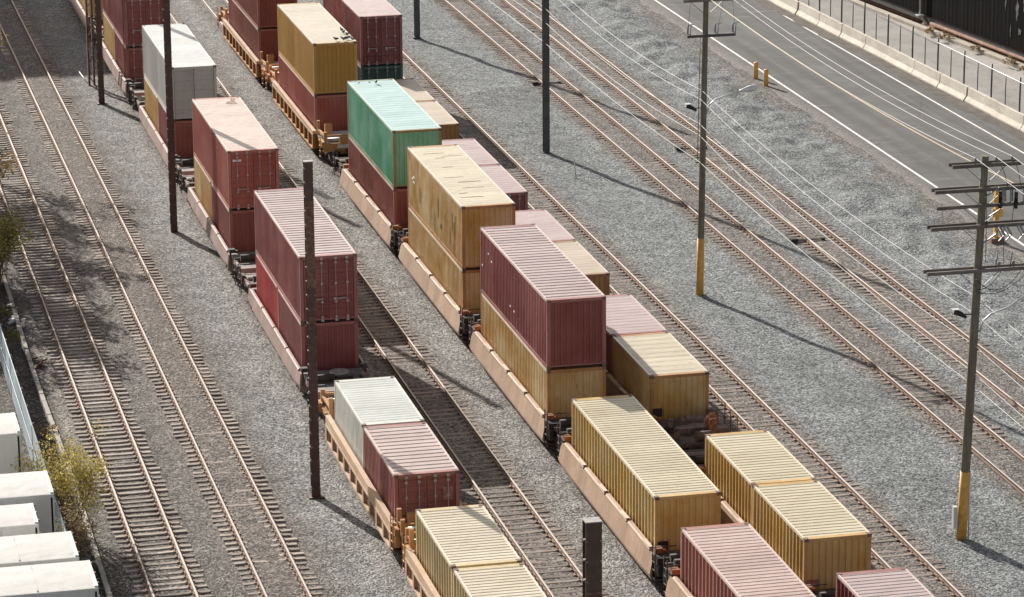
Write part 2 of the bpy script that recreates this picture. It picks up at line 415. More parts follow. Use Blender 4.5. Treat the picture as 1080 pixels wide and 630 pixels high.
def build_ground():
    xs = np.arange(GX0, GX1 + 1e-6, GS); ys = np.arange(GY0, GY1 + 1e-6, GS)
    X, Y = np.meshgrid(xs, ys, indexing='ij')
    Z = ground_height(X, Y)
    nx, ny = X.shape
    vs = np.stack([X, Y, Z], -1).reshape(-1, 3)
    i, j = np.meshgrid(np.arange(nx - 1), np.arange(ny - 1), indexing='ij')
    a = (i * ny + j).ravel(); q = np.stack([a, a + ny, a + ny + 1, a + 1], -1)
    # outer apron out to the horizon, joined to the rim of the grid
    far = [(-3000, -3000), (3000, -3000), (3000, 5000), (-3000, 5000)]
    rim = [(GX0, GY0), (GX1, GY0), (GX1, GY1), (GX0, GY1)]
    nv = len(vs)
    ext = np.array([(*p, -0.42) for p in far] + [(*p, -0.42) for p in rim], float)
    vs = np.concatenate([vs, ext])
    ap = []
    for k in range(4):
        k2 = (k + 1) % 4; ap.append((nv + k, nv + k2, nv + 4 + k2, nv + 4 + k))
    me = bpy.data.meshes.new('ground')
    faces = np.concatenate([q, np.array(ap)])
    me.vertices.add(len(vs)); me.vertices.foreach_set('co', vs.ravel())
    me.loops.add(faces.size); me.loops.foreach_set('vertex_index', faces.ravel().astype(np.int32))
    me.polygons.add(len(faces)); me.polygons.foreach_set('loop_start', np.arange(0, faces.size, 4, dtype=np.int32))
    me.polygons.foreach_set('use_smooth', np.ones(len(faces), bool))
    tint = np.concatenate([ground_tint(X, Y).reshape(-1, 3), np.tile(TINT_BASE, (8, 1))])
    ca = me.color_attributes.new('tint', 'FLOAT_COLOR', 'POINT')
    ca.data.foreach_set('color', np.concatenate([tint, np.ones((len(vs), 1))], -1).ravel().astype(np.float32))
    me.materials.append(gravel_mat('gravel')); me.update(calc_edges=True); me.validate()
    return struct(obj('gravel_ground', me))
build_ground()

def strip(name, lx, rx, y0, y1, z, mt, step=4.0, parent=None):
    ys = np.arange(y0, y1 + 0.1, step); b = MB()
    vs = []
    for y in ys: vs += [(lx(y), y, z), (rx(y), y, z)]
    b.add(vs, [(2 * k, 2 * k + 1, 2 * k + 3, 2 * k + 2) for k in range(len(ys) - 1)])
    return b.build(name, mt, parent, recalc=False)

road_mat(); line_mat('white_line', (0.74, 0.72, 0.68), 0.65); line_mat('cream_line', (0.55, 0.44, 0.28), 0.6)
def ragged(x, amp, seed):
    return lambda y: x + amp * float(smooth_noise(np.array(y), np.array(seed * 3.3), 1.1, seed))
struct(strip('road', ragged(59.9, 0.22, 31), lambda y: foot_x(y) + 0.25, 96, 300, -0.205, MATS['asphalt'], 0.7))
struct(strip('edge_line', lambda y: 60.90, lambda y: 61.06, 96, 300, -0.200, MATS['white_line']))
struct(strip('edge_line', lambda y: edge_r(y) - 0.06, lambda y: edge_r(y) + 0.07, 96, 300, -0.200, MATS['white_line']))
def cx(y): return 64.0 + 0.0016 * (y - 192) ** 2 * (1 if y < 192 else 0.55)
struct(strip('centre_line', lambda y: cx(y) - 0.055, lambda y: cx(y) + 0.065, 110, 260, -0.200, MATS['cream_line'], 3.0))
# dirt blown against the foot of the barrier
plain('road_dirt', (0.050, 0.041, 0.035), 0.95, var=0.35, scale=1.2, second=(0.105, 0.086, 0.072))
struct(strip('dirt_strip', lambda y: foot_x(y) - 0.85 + 0.32 * float(smooth_noise(np.array(y), np.array(0.3), 1.3, 9)), lambda y: foot_x(y) + 0.05, 100, 280, -0.197, MATS['road_dirt'], 0.8))
# concrete yard behind the barrier
concrete('yard_concrete', (0.36, 0.335, 0.31), 0.45, (0.13, 0.115, 0.10), 0.7)
struct(strip('yard', lambda y: foot_x(y) + 0.3, lambda y: wall_x(y) + 6, 100, 290, -0.190, MATS['yard_concrete']))

# ------------------------------------------------------------------ railway tracks
wood('tie_grey', (0.19, 0.157, 0.133), (0.45, 0.385, 0.335))
wood('tie_brown', (0.150, 0.123, 0.104), (0.30, 0.245, 0.207))
plain('rail_top', (0.38, 0.34, 0.305), 0.62, 0.25, 0.12, 3.0)
plain('rail_rust', (0.215, 0.148, 0.115), 0.85, 0.0, 0.3, 5.0, spec=0.2)
plain('plate_rust', (0.36, 0.255, 0.195), 0.85, 0.0, 0.5, 8.0, spec=0.2)
RAIL_SEC = [(-0.070, -0.172), (0.070, -0.172), (0.070, -0.158), (0.012, -0.138), (0.010, -0.048), (0.037, -0.036), (0.037, -0.008), (0.028, 0.0), (-0.028, 0.0), (-0.037, -0.008), (-0.037, -0.036), (-0.010, -0.048), (-0.012, -0.138), (-0.070, -0.158)]
def rail_mesh(y0, y1):
    b = MB(); n = len(RAIL_SEC)
    ys = [y0, y1]
    for a, d in zip(ys[:-1], ys[1:]):
        vs = [(x, a, z) for x, z in RAIL_SEC] + [(x, d, z) for x, z in RAIL_SEC]
        for i in range(n):
            j = (i + 1) % n
            b.add([vs[i], vs[j], vs[n + j], vs[n + i]], [(0, 1, 2, 3)], 1 if i in (6, 7, 8) else 0)
    b.add([(x, y0, z) for x, z in RAIL_SEC], [tuple(range(n))[::-1]]); b.add([(x, y1, z) for x, z in RAIL_SEC], [tuple(range(n))])
    return b.mesh('rail', [MATS['rail_rust'], MATS['rail_top']])
def tie_mesh(k, mt):
    r = random.Random(100 + k); b = MB()
    L, w, h = 1.30 + r.uniform(-0.05, 0.05), 0.115 + r.uniform(-0.008, 0.008), 0.18
    xs = [-L, -0.6, 0.1, 0.7, L]; rows = []
    for x in xs:
        dz = r.uniform(-0.012, 0.008); wa, wb = w + r.uniform(-0.014, 0.01), w + r.uniform(-0.014, 0.01)
        rows.append([(x, -wa, -h), (x, -wa, dz - 0.02), (x, -wa + 0.02, dz), (x, wb - 0.02, dz), (x, wb, dz - 0.02), (x, wb, -h)])
    vs = [p for row in rows for p in row]; fs = []
    for i in range(len(xs) - 1):
        for q in range(5):
            fs.append((i * 6 + q, i * 6 + q + 1, (i + 1) * 6 + q + 1, (i + 1) * 6 + q))
    fs.append((0, 1, 2, 3, 4, 5)); e = (len(xs) - 1) * 6; fs.append((e + 5, e + 4, e + 3, e + 2, e + 1, e))
    b.add(vs, fs); return b.mesh('tie', mt, True)
TIES = {m_: [tie_mesh(k, MATS[m_]) for k in range(5)] for m_ in ('tie_grey', 'tie_brown')}

def track(key, label, tie_rng, tiemat, rail_rng=(94, 262), pitch=0.54, plates=True, sunk=0.0):
    xc = TRACKS[key]; t = thing('railway_track', label, 'railway track', (xc, 0, 0), group='railway tracks of the yard')
    rm = cached(('rail', rail_rng), lambda: rail_mesh(*rail_rng))
    for sgn in (-1, 1): obj('rail', rm, t, (sgn * 0.755, 0, 0))
    if tie_rng:
        y = tie_rng[0]; pb = MB(); r = random.Random(hash(key) % 1000 if False else sum(map(ord, key)))
        while y < tie_rng[1]:
            yy = y + r.uniform(-0.035, 0.035)
            o = obj('tie', r.choice(TIES[tiemat]), t, (r.uniform(-0.06, 0.06), yy, -0.178 - r.uniform(0, 0.012 + sunk)), r.uniform(-0.022, 0.022))
            if plates:
                for sgn in (-1, 1):
                    x0 = sgn * 0.755
                    pb.box(x0 - 0.17, x0 + 0.17, yy - 0.09, yy + 0.09, -0.172, -0.158)
                    for q in (-1, 1):                       # spike heads and rail anchors
                        pb.box(x0 + q * 0.095 - 0.022, x0 + q * 0.095 + 0.022, yy - 0.05 * q - 0.02, yy - 0.05 * q + 0.02, -0.158, -0.120)
                        pb.box(x0 + q * 0.075 - 0.03, x0 + q * 0.075 + 0.03, yy + 0.135, yy + 0.165, -0.172, -0.105)
            y += pitch
        if plates:
            p = pb.mesh('tie_plates', MATS['plate_rust']); stuff(obj('tie_plates', p, t))
    return t
track('L1', 'leftmost empty track with fully exposed grey wooden ties', (106, 202), 'tie_grey', pitch=0.55, sunk=0.02)
track('L2', 'second empty track from the left, ballast covering its ties between shiny rails', (106, 240), 'tie_grey', sunk=0.006)
track('A', 'track under the left train of stacked red and grey containers', None, 'tie_brown')
track('AB', 'empty track in the shade between the left train and the middle train', (104, 200), 'tie_brown')
track('B', 'track under the middle train with the green container', None, 'tie_brown')
track('C', 'track under the right train of low tan and pink containers', None, 'tie_brown')
track('CD', 'empty track directly right of the right train', (102, 206), 'tie_brown')
track('D', 'empty track just right of the steel pole and the wooden poles', (122, 232), 'tie_brown')
track('E', 'empty track farthest right, nearest the asphalt road', (134, 232), 'tie_brown')
# dark switch rods lying across the two right-hand tracks
plain('dark_steel', (0.035, 0.032, 0.030), 0.6, 0.3, 0.4)
def switch_rod(x, y, label):
    b = MB(); b.bar((-0.95, 0, 0.03), (0.55, 0.0, 0.03), 0.07, 0.05); b.box(-1.15, -0.8, -0.2, 0.2, 0, 0.16); b.box(0.45, 0.62, -0.12, 0.12, 0, 0.1)
    tag(b.build('switch_rod', MATS['dark_steel'], None, (x, y, -0.165)), label, 'switch rod')
switch_rod(47.6, 195.4, 'dark rod across the rails beside the foot of the steel pole shadow')
switch_rod(51.2, 155.6, 'dark switch rod beside the left rail of the track nearest the road')
switch_rod(51.2, 176.4, 'dark switch rod on the farthest track just left of the wooden pole')

# ------------------------------------------------------------------ containers
W2 = 1.219
def hexc(*c): return tuple(c)
PAL = {   # wall paint, faded paint, roof paint, strength of rust
 'maroon':   ((0.215, 0.052, 0.050), (0.29, 0.100, 0.094), (0.51, 0.39, 0.375), 0.25),
 'darkred':  ((0.225, 0.058, 0.047), (0.30, 0.100, 0.083), (0.45, 0.30, 0.27), 0.25),
 'rosered':  ((0.25, 0.072, 0.066), (0.31, 0.115, 0.10), (0.53, 0.40, 0.365), 0.2),
 'red':      ((0.35, 0.075, 0.052), (0.39, 0.135, 0.105), (0.56, 0.425, 0.37), 0.25),
 'bright':   ((0.40, 0.040, 0.036), (0.44, 0.075, 0.062), (0.55, 0.30, 0.26), 0.1),
 'salmon':   ((0.33, 0.110, 0.085), (0.37, 0.145, 0.115), (0.55, 0.39, 0.345), 0.2),
 'grey':     ((0.43, 0.42, 0.40), (0.48, 0.47, 0.445), (0.53, 0.55, 0.54), 0.1),
 'white':    ((0.52, 0.52, 0.475), (0.58, 0.58, 0.53), (0.58, 0.60, 0.565), 0.2),
 'green':    ((0.105, 0.375, 0.215), (0.25, 0.495, 0.375), (0.41, 0.61, 0.60), 0.25),
 'teal':     ((0.045, 0.105, 0.092), (0.07, 0.14, 0.12), (0.25, 0.35, 0.32), 0.2),
 'mustard':  ((0.44, 0.235, 0.045), (0.48, 0.275, 0.075), (0.56, 0.49, 0.38), 0.15),
 'yellow':   ((0.52, 0.295, 0.082), (0.67, 0.51, 0.285), (0.60, 0.525, 0.38), 0.7),
 'pale':     ((0.55, 0.330, 0.085), (0.63, 0.465, 0.20), (0.64, 0.555, 0.38), 0.25),
 'cream':    ((0.50, 0.365, 0.165), (0.56, 0.44, 0.245), (0.66, 0.575, 0.42), 0.35),
 'tan':      ((0.37, 0.205, 0.065), (0.42, 0.265, 0.11), (0.54, 0.445, 0.34), 0.35),
 'pink':     ((0.24, 0.085, 0.085), (0.30, 0.13, 0.125), (0.50, 0.375, 0.375), 0.2),
}
plain('casting', (0.16, 0.105, 0.08), 0.8, 0.1, 0.4, 6)
plain('zinc', (0.37, 0.35, 0.335), 0.5, 0.4, 0.25, 8)
plain('gasket', (0.022, 0.02, 0.02), 0.8)
plain('decal_white', (0.66, 0.65, 0.62), 0.6)
plain('decal_dark', (0.06, 0.045, 0.04), 0.7); plain('decal_rust', (0.36, 0.215, 0.10), 0.85, 0, 0.4, 5, (0.50, 0.36, 0.20)); plain('decal_rose', (0.30, 0.14, 0.125), 0.6)
def wall_paint(k):
    p = PAL[k]; return paint(k + '_wall', p[0], p[1], p[3], 0.5, 'z', 0.42)
def roof_paint(k):
    p = PAL[k]; rc = tuple(x * 0.86 for x in p[2]); return paint(k + '_roof', rc, tuple(x * 0.93 + 0.045 for x in rc), p[3] * 0.9, 0.46, 'x', 0.42, (0.22, 0.12, 0.075), 0.5)
def rail_paint(k):
    p = PAL[k]; f = p[1]; q = tuple(0.8 * a + 0.2 * bb for a, bb in zip(f, p[2]))
    if k in ('yellow', 'tan', 'pale', 'green'): f, q = {'yellow': ((0.34, 0.140, 0.055), (0.50, 0.285, 0.115)), 'tan': ((0.27, 0.130, 0.060), (0.40, 0.24, 0.11)), 'pale': ((0.46, 0.26, 0.08), (0.58, 0.40, 0.17)), 'green': ((0.23, 0.155, 0.075), (0.20, 0.36, 0.23))}[k]
    return paint(k + '_frame', f, q, p[3] + 0.35, 0.5, 'n', 0.3, (0.20, 0.085, 0.04) if k in ('yellow', 'pale', 'cream', 'tan', 'mustard') else (0.13, 0.055, 0.03))

def lit_rail_paint(k):
    p = PAL[k]; q = tuple(0.15 * a + 0.45 * bb + 0.40 * cc for a, bb, cc in zip(p[1], p[2], (0.66, 0.60, 0.53)))  # faded rail paint, made paler to put the sunlit edge into the colour
    return paint(k + '_rail', q, tuple(min(0.8, v + 0.06) for v in q), p[3] + 0.1, 0.42, 'n', 0.15, (0.22, 0.12, 0.075), 0.6)
def corr(b, along0, along1, pitch, depth, lo, hi, place, mi=0, flat=0.36):
    """trapezoid corrugation along an axis; place(u, d, w) gives a point (d = depth inward)"""
    n = max(1, round((along1 - along0) / pitch)); p = (along1 - along0) / n
    us = [(along0, 0.0)]
    for k in range(n):
        a = along0 + k * p
        us += [(a + p * flat * 0.5, 0.0), (a + p * (0.5 - flat * 0.5), depth), (a + p * (0.5 + flat * 0.5), depth), (a + p * (1 - flat * 0.5), 0.0)]
    us.append((along1, 0.0))
    vs = [place(u, d, lo) for u, d in us] + [place(u, d, hi) for u, d in us]
    k = len(us)
    b.add(vs, [(i, i + 1, k + i + 1, k + i) for i in range(k - 1)], mi)

def door_leaf_mesh(Lh, H, side, mt):
    """leaf from centre to side, five shallow horizontal swages"""
    b = MB(); x0, x1 = (0.012, 1.045) if side > 0 else (-1.045, -0.012)
    y = -Lh + 0.045
    z0, z1 = 0.17, H - 0.15
    n = 5; zs = [(z0, 0)]
    for k in range(n):
        a = z0 + (z1 - z0) * (k + 0.18) / n; d = z0 + (z1 - z0) * (k + 0.82) / n
        zs += [(a, 0), (a + 0.035, 0.03), (d - 0.035, 0.03), (d, 0)]
    zs.append((z1, 0))
    xi0, xi1 = x0 + 0.07, x1 - 0.07
    vs = [(xi0, y + d, z) for z, d in zs] + [(xi1, y + d, z) for z, d in zs]; k = len(zs)
    b.add(vs, [(i, k + i, k + i + 1, i + 1) for i in range(k - 1)])
    b.box(x0, xi0, y - 0.012, y + 0.05, z0, z1); b.box(xi1, x1, y - 0.012, y + 0.05, z0, z1)
    b.box(xi0, xi1, y - 0.010, y + 0.05, z0 - 0.03, z0 + 0.06); b.box(xi0, xi1, y - 0.010, y + 0.05, z1 - 0.06, z1 + 0.02)
    return b.mesh('door', mt, True)
def rod_mesh(Lh, H):
    b = MB(); y = -Lh - 0.005
    b.tube([(0, y, 0.10), (0, y, H - 0.08)], 0.017, 6)
    for z in (0.24, 0.9, 1.7, H - 0.3): b.box(-0.05, 0.05, y - 0.03, y + 0.03, z - 0.045, z + 0.045)
    for z in (0.11, H - 0.11): b.box(-0.06, 0.06, y - 0.035, y + 0.03, z - 0.05, z + 0.05)
    return b.mesh('locking_rod', MATS['zinc'])

CONTAINERS = []
def container(x, y, z, L, H, colr, label, door=False, roof='strong', wallp=0.278, walld=0.030, rods=True, plain_doors=False, roofp=0.42, endp=0.25):
    Lh = L / 2
    t = thing('shipping_container', label, 'shipping container', (x, y, z), group='shipping containers on the trains')
    wm, rm, fm = wall_paint(colr), roof_paint(colr), rail_paint(colr)
    def frame():
        b = MB(); pw = 0.150
        for sx in (-1, 1):
            xa, xb = sorted((sx * (W2 - 0.004), sx * (W2 - pw)))
            for sy in (-1, 1):
                ya, yb = sorted((sy * (Lh - 0.004), sy * (Lh - 0.13))); b.box(xa, xb, ya, yb, 0.116, H - 0.116)
            xa, xb = sorted((sx * (W2 - 0.006), sx * (W2 - 0.075)))
            b.box(xa, xb, -Lh + 0.176, Lh - 0.176, 0.012, 0.165)
        for sy in (-1, 1):
            ya, yb = sorted((sy * (Lh - 0.006), sy * (Lh - 0.085)))
            b.box(-W2 + 0.16, W2 - 0.16, ya, yb, H - 0.135, H - 0.010)
            b.box(-W2 + 0.16, W2 - 0.16, ya, yb, 0.105, 0.165)
            if sy > 0 or not door or True:
                ya, yb = sorted((sy * (Lh - 0.006), sy * (Lh - 0.24)))
                b.box(-W2 + 0.176, W2 - 0.176, ya + (0.079 if sy < 0 else 0), yb - (0.079 if sy > 0 else 0), H - 0.04, H - 0.012)
        # floor
        b.box(-W2 + 0.08, W2 - 0.08, -Lh + 0.09, Lh - 0.09, 0.08, 0.148)
        return b.mesh('frame', fm)
    obj('frame', cached(('fr', L, H, colr), frame), t)
    def toprail():
        b = MB(); b.box(-W2 + 0.003, -W2 + 0.075, -Lh + 0.176, Lh - 0.176, H - 0.105, H - 0.008); return b.mesh('top_rail', lit_rail_paint(colr))
    tr_ = cached(('tr', L, H, colr), toprail)
    obj('top_rail', tr_, t); obj('top_rail', tr_, t, rz=math.pi)
    def cast():
        b = MB(); b.box(-0.081, 0.081, -0.089, 0.089, -0.059, 0.059); return b.mesh('corner_casting', MATS['casting'])
    cm = cached('casting_mesh', cast)
    for sx in (-1, 1):
        for sy in (-1, 1):
            for zz in (0.059, H - 0.059):
                obj('corner_casting', cm, t, (sx * (W2 - 0.081), sy * (Lh - 0.089), zz))
    def sidewall():
        b = MB()
        corr(b, -Lh + 0.13, Lh - 0.13, wallp, walld, 0.163, H - 0.100, lambda u, d, w: (-W2 + 0.012 + d, u, w), 0, 0.22 if walld > 0.033 else 0.36)
        return b.mesh('side_wall', wm)
    sm = cached(('sw', L, H, colr, wallp, walld), sidewall)
    obj('side_wall', sm, t); obj('side_wall', sm, t, rz=math.pi)
    def endwall():
        b = MB()
        corr(b, -W2 + 0.149, W2 - 0.149, endp, 0.042, 0.160, H - 0.130, lambda u, d, w: (u, -Lh + 0.012 + d, w))
        return b.mesh('end_wall', wm)
    em = cached(('ew', L, H, colr, endp), endwall)
    obj('end_wall', em, t, rz=math.pi)
    if not door:
        obj('end_wall', em, t)
    else:
        for sgn in (-1, 1):
            d = obj('door', cached(('dl', L, H, colr, sgn), lambda: door_leaf_mesh(Lh, H, sgn, wm)), t)
            if rods:
                for q in (0.30, 0.78):
                    obj('locking_rod', cached(('rod', L, H), lambda: rod_mesh(Lh, H)), d, (sgn * q, -0.028, 0))
                def handle():
                    hb = MB(); hb.bar((-0.26, 0, 0), (0.26, 0, 0.02), 0.05, 0.045); hb.box(-0.30, -0.20, -0.02, 0.03, -0.07, 0.07); return hb.mesh('handle', MATS['zinc'])
                obj('handle', cached('door_handle', handle), d, (sgn * 0.50, -Lh - 0.03, 1.02))
        gb = MB(); gb.box(-0.008, 0.008, -Lh + 0.02, -Lh + 0.06, 0.17, H - 0.15); gb.build('gasket', MATS['gasket'], t)
    def roofm():
        b = MB(); d = {'strong': 0.020 if roofp > 0.35 else 0.014, 'mid': 0.008, 'weak': 0.004}[roof]
        xw = W2 - 0.076
        corr(b, -Lh + 0.235, Lh - 0.235, roofp, d, -xw, xw, lambda u, dd, w: (w, u, H - 0.016 - dd), 0, 0.40)
        return b.mesh('roof', rm)
    obj('roof', cached(('rf', L, H, colr, roof, roofp), roofm), t)
    CONTAINERS.append(t)
    return t
def decal(t, x, y, z, w, h, side='end', mt='decal_white', L=12.192, name='marking'):
    b = MB()
    if side == 'end': b.box(-w / 2, w / 2, -0.006, 0.006, -h / 2, h / 2)
    else: b.box(-0.006, 0.006, -w / 2, w / 2, -h / 2, h / 2)
    return b.build(name, MATS[mt], t, (x, y, z))

L40, L20 = 12.192, 6.058
ZL, HL = 0.22, 2.87          # lower boxes of a stack: floor of the well, high cube
ZU, HU = 3.104, 2.896        # upper boxes
Z1, H1 = 0.345, 2.591        # single standard boxes in a well
XA, XB, XC = TRACKS['A'], TRACKS['B'], TRACKS['C']
def up40(x, y, colr, label, **k): return container(x, y, ZU, L40, HU, colr, label, **k)
def lo40(x, y, colr, label, **k): return container(x, y, ZL, L40, HL, colr, label, **k)
def lo20(x, yc, colr_far, colr_near, lab_far, lab_near, z=ZL, h=HL, kf={}, kn={}):
    container(x, yc + 3.062, z, L20, h, colr_far, lab_far, **kf)
    return container(x, yc - 3.062, z, L20, h, colr_near, lab_near, **kn)

# --- left train
lo20(XA, 222.7, 'yellow', 'yellow', 'yellow container far end of the left train, in the shade at the top edge', 'yellow container in the shade at the top left, behind the rusty laced post')
up40(XA, 202.55, 'maroon', 'maroon container with door rods, topmost of the farthest stack on the left train', door=True, roof='weak')
lo20(XA, 202.55, 'yellow', 'darkred', 'yellow lower container in the farthest stack of the left train', 'dark red lower container with door rods, under the farthest maroon box of the left train', kn=dict(door=True))
g1 = up40(XA, 182.17, 'grey', 'pale grey container with plain panelled doors on top of the left train', door=True, rods=False, roof='weak', walld=0.012)
lo20(XA, 182.17, 'yellow', 'darkred', 'yellow lower container under the back half of the pale grey box', 'dark red lower container under the doors of the pale grey box')
r2 = up40(XA, 161.92, 'red', 'red container with locking rods and a faded salmon roof, upper on the left train', door=True, roof='weak', walld=0.022, roofp=0.55)
lo20(XA, 161.92, 'yellow', 'darkred', 'yellow lower container under the back half of the red box with salmon roof', 'dark red lower container under the doors of the red box with salmon roof')
m3 = up40(XA, 141.74, 'maroon', 'maroon container with pale striped roof and door rods, behind the steel post', door=True, roof='strong', roofp=0.40)
lo20(XA, 141.74, 'bright', 'maroon', 'bright red lower container under the back half of the striped maroon box', 'maroon lower container under the doors of the striped maroon box')
container(XA, 124.84, Z1, L20, H1, 'white', 'short white container in front of the leftmost steel post, low on its car', roof='mid', walld=0.014, roofp=0.3)
r5 = container(XA, 118.6, Z1, L20, H1, 'rosered', 'short red container with door rods, beside the short white one', door=True, roof='strong', roofp=0.42)
container(XA, 108.67, Z1, L20, H1, 'cream', 'short cream yellow container with rust stained roof corners at the bottom edge', roof='strong', roofp=0.27, walld=0.046, wallp=0.40)
container(XA, 102.4, Z1, L20, H1, 'cream', 'short cream yellow container cut by the bottom edge of the photo, left train', roof='strong', roofp=0.27, walld=0.046, wallp=0.40)
# --- middle train
up40(XB, 206.24, 'darkred', 'dark red upper container cut by the top edge, far end of the middle train', roof='weak')
lo40(XB, 206.24, 'darkred', 'dark red lower container at the top edge, far end of the middle train')
m0 = up40(XB, 186.55, 'mustard', 'mustard yellow container with smooth tan roof, upper on the middle train', roof='weak', walld=0.016)
lo40(XB, 186.55, 'red', 'red lower container under the mustard yellow one')
gr = up40(XB, 164.21, 'green', 'green container with pale mint roof on top of the middle train', roof='mid', roofp=0.5)
lo40(XB, 164.21, 'darkred', 'dark red lower container under the green one')
y2 = up40(XB, 148.51, 'yellow', 'yellow upper container with rust streaked sides and smooth roof, in front of the green one', roof='weak', walld=0.018)
lo40(XB, 148.51, 'yellow', 'yellow lower container under the rust streaked yellow one')
m3b = up40(XB, 132.64, 'maroon', 'maroon container with pale striped roof on top of the middle train', roof='strong', roofp=0.42, walld=0.022)
lo40(XB, 132.64, 'yellow', 'yellow lower container under the striped maroon one of the middle train')
container(XB, 116.45, ZL, L40, HU, 'pale', 'long yellow container with finely ribbed roof, low on the middle train', roof='strong', roofp=0.27, walld=0.046, wallp=0.42)
container(XB, 100.95, ZL, L40, HU, 'salmon', 'long salmon red container with striped roof at the bottom edge', roof='strong', roofp=0.30, walld=0.046, wallp=0.42)
# --- right train
cm_ = up40(XC, 193.6, 'maroon', 'maroon container with door rods and pink roof, upper one at the right train', door=True, roof='weak')
lo40(XC, 193.6, 'teal', 'dark green lower container with door rods under the pink roofed maroon one', door=True)
lo20(XC, 178.42, 'tan', 'tan', 'tan short container, farther of the two right of the green container', 'tan short container, nearer of the two right of the green container', Z1, H1, dict(roof='weak'), dict(roof='weak'))
lo20(XC, 162.7, 'pink', 'pink', 'pink roofed short container, farther of the two beside the rust streaked yellow one', 'pink roofed short container, nearer of the two beside the rust streaked yellow one', Z1, H1, dict(roof='mid'), dict(roof='mid', door=True))
lo20(XC, 147.02, 'pink', 'tan', 'pink roofed short container just behind the right corner of the striped maroon one', 'pale yellow short container right of the striped maroon one on the middle train', Z1, H1, dict(roof='weak'), dict(roof='weak'))
lo20(XC, 131.35, 'pink', 'yellow', 'pink roofed short container touching the pale yellow one with a shaded side', 'yellow short container with shaded left side behind the open brake platform', Z1, H1, dict(roof='mid'), dict(roof='mid', roofp=0.6))
lo20(XC, 111.40, 'pale', 'pale', 'ribbed yellow short container just in front of the open brake platform', 'ribbed yellow short container, nearest yellow one of the right train', Z1, H1, dict(roof='strong', roofp=0.30, walld=0.046, wallp=0.38), dict(roof='strong', roofp=0.30, walld=0.046, wallp=0.38))
container(XC, 98.85, Z1, L20, H1, 'maroon', 'maroon short container with striped roof in the bottom right corner of the trains', roof='strong', roofp=0.30, walld=0.046, wallp=0.38)
# small plates, labels and marks seen on the boxes
decal(r2, -0.78, -L40 / 2 + 0.005, 2.42, 0.40, 0.10); decal(gr, -0.12, -L40 / 2 + 0.002, 1.72, 0.34, 0.12)
decal(gr, -0.20, -L40 / 2 + 0.002, 1.5, 0.12, 0.06)
for yy, zz in ((4.6, 1.75), (4.6, 1.5), (4.9, 1.62)): decal(y2, -W2 + 0.008, yy, zz, 0.35, 0.07, 'side')
decal(y2, -W2 + 0.008, -0.9, 1.6, 0.13, 0.9, 'side', 'decal_dark', name='rust_patch')
decal(y2, -W2 + 0.008, -1.5, 0.9, 0.2, 0.25, 'side', 'decal_dark', name='rust_patch')
for yy, zz in ((4.5, 2.1), (3.9, 1.9), (5.7, 1.3), (0.4, 0.9), (-0.3, 0.85)): decal(m3b, -W2 + 0.008, yy, zz, 0.16, 0.07, 'side')
decal(r5, 0.78, -L20 / 2 + 0.006, 1.75, 0.36, 0.5, mt='decal_rose', name='sign_plate')
for xx in (-0.9, -0.35): decal(gr, xx + 0.2, L40 / 2 - 0.6, HU - 0.005, 0.12, 0.05)

def roof_patch(t, pts, H, mt='rust_bright', name='rust_patch'):
    b = MB(); n = len(pts); top = [(x, y, H - 0.008) for x, y in pts]; bot = [(x, y, H - 0.03) for x, y in pts]
    b.add(top + bot, [tuple(range(n))] + [(i, (i + 1) % n, n + (i + 1) % n, n + i) for i in range(n)]); return b.build(name, MATS[mt], t)
plain('roof_rust', (0.26, 0.125, 0.075), 0.85, 0, 0.5, 4, (0.40, 0.26, 0.18))
roof_patch(r2, [(0.30, 4.6), (0.62, 4.35), (0.85, 4.5), (0.80, 5.3), (0.95, 5.6), (0.70, 5.75), (0.62, 5.1), (0.40, 4.95)], HU, 'roof_rust')
PADS = [o for o in CONTAINERS if o['label'].startswith(('long yellow container with finely', 'yellow short container with shaded left', 'rust'))]
for o in PADS:
    L_ = L40 if o['label'].startswith('long') else L20
    b = MB(); b.box(-0.19, 0.19, -0.03, 0.03, -0.17, 0.17); b.build('fork_pocket', MATS['gasket'], o, (-0.92, -L_ / 2 + 0.0, 1.05))
for o in CONTAINERS:
    if o['label'].startswith('ribbed yellow short container, nearest'):
        for xx in (-0.9, 0.95):
            b = MB(); b.box(-0.2, 0.2, -0.03, 0.03, -0.13, 0.13); b.build('pad', MATS['decal_rose'], o, (xx, -L20 / 2, 0.95))
rq = random.Random(77)
for k in range(16):
    decal(y2, -W2 + 0.0085, rq.uniform(-5.6, 5.4), rq.uniform(0.7, 2.3), rq.uniform(0.02, 0.055), rq.uniform(0.25, 0.9), 'side', 'decal_rust', name='rust_streak')
for k in range(9):
    a, d_ = rq.uniform(-0.9, 0.1), rq.uniform(-5.2, 4.6); w_ = rq.uniform(0.4, 1.1)
    roof_patch(y2, [(a, d_), (a + w_, d_ + rq.uniform(-0.05, 0.05)), (a + w_ * 0.9, d_ + 0.04), (a + w_ * 0.3, d_ + rq.uniform(0.04, 0.07))], HU, 'decal_rust', 'rust_streak')
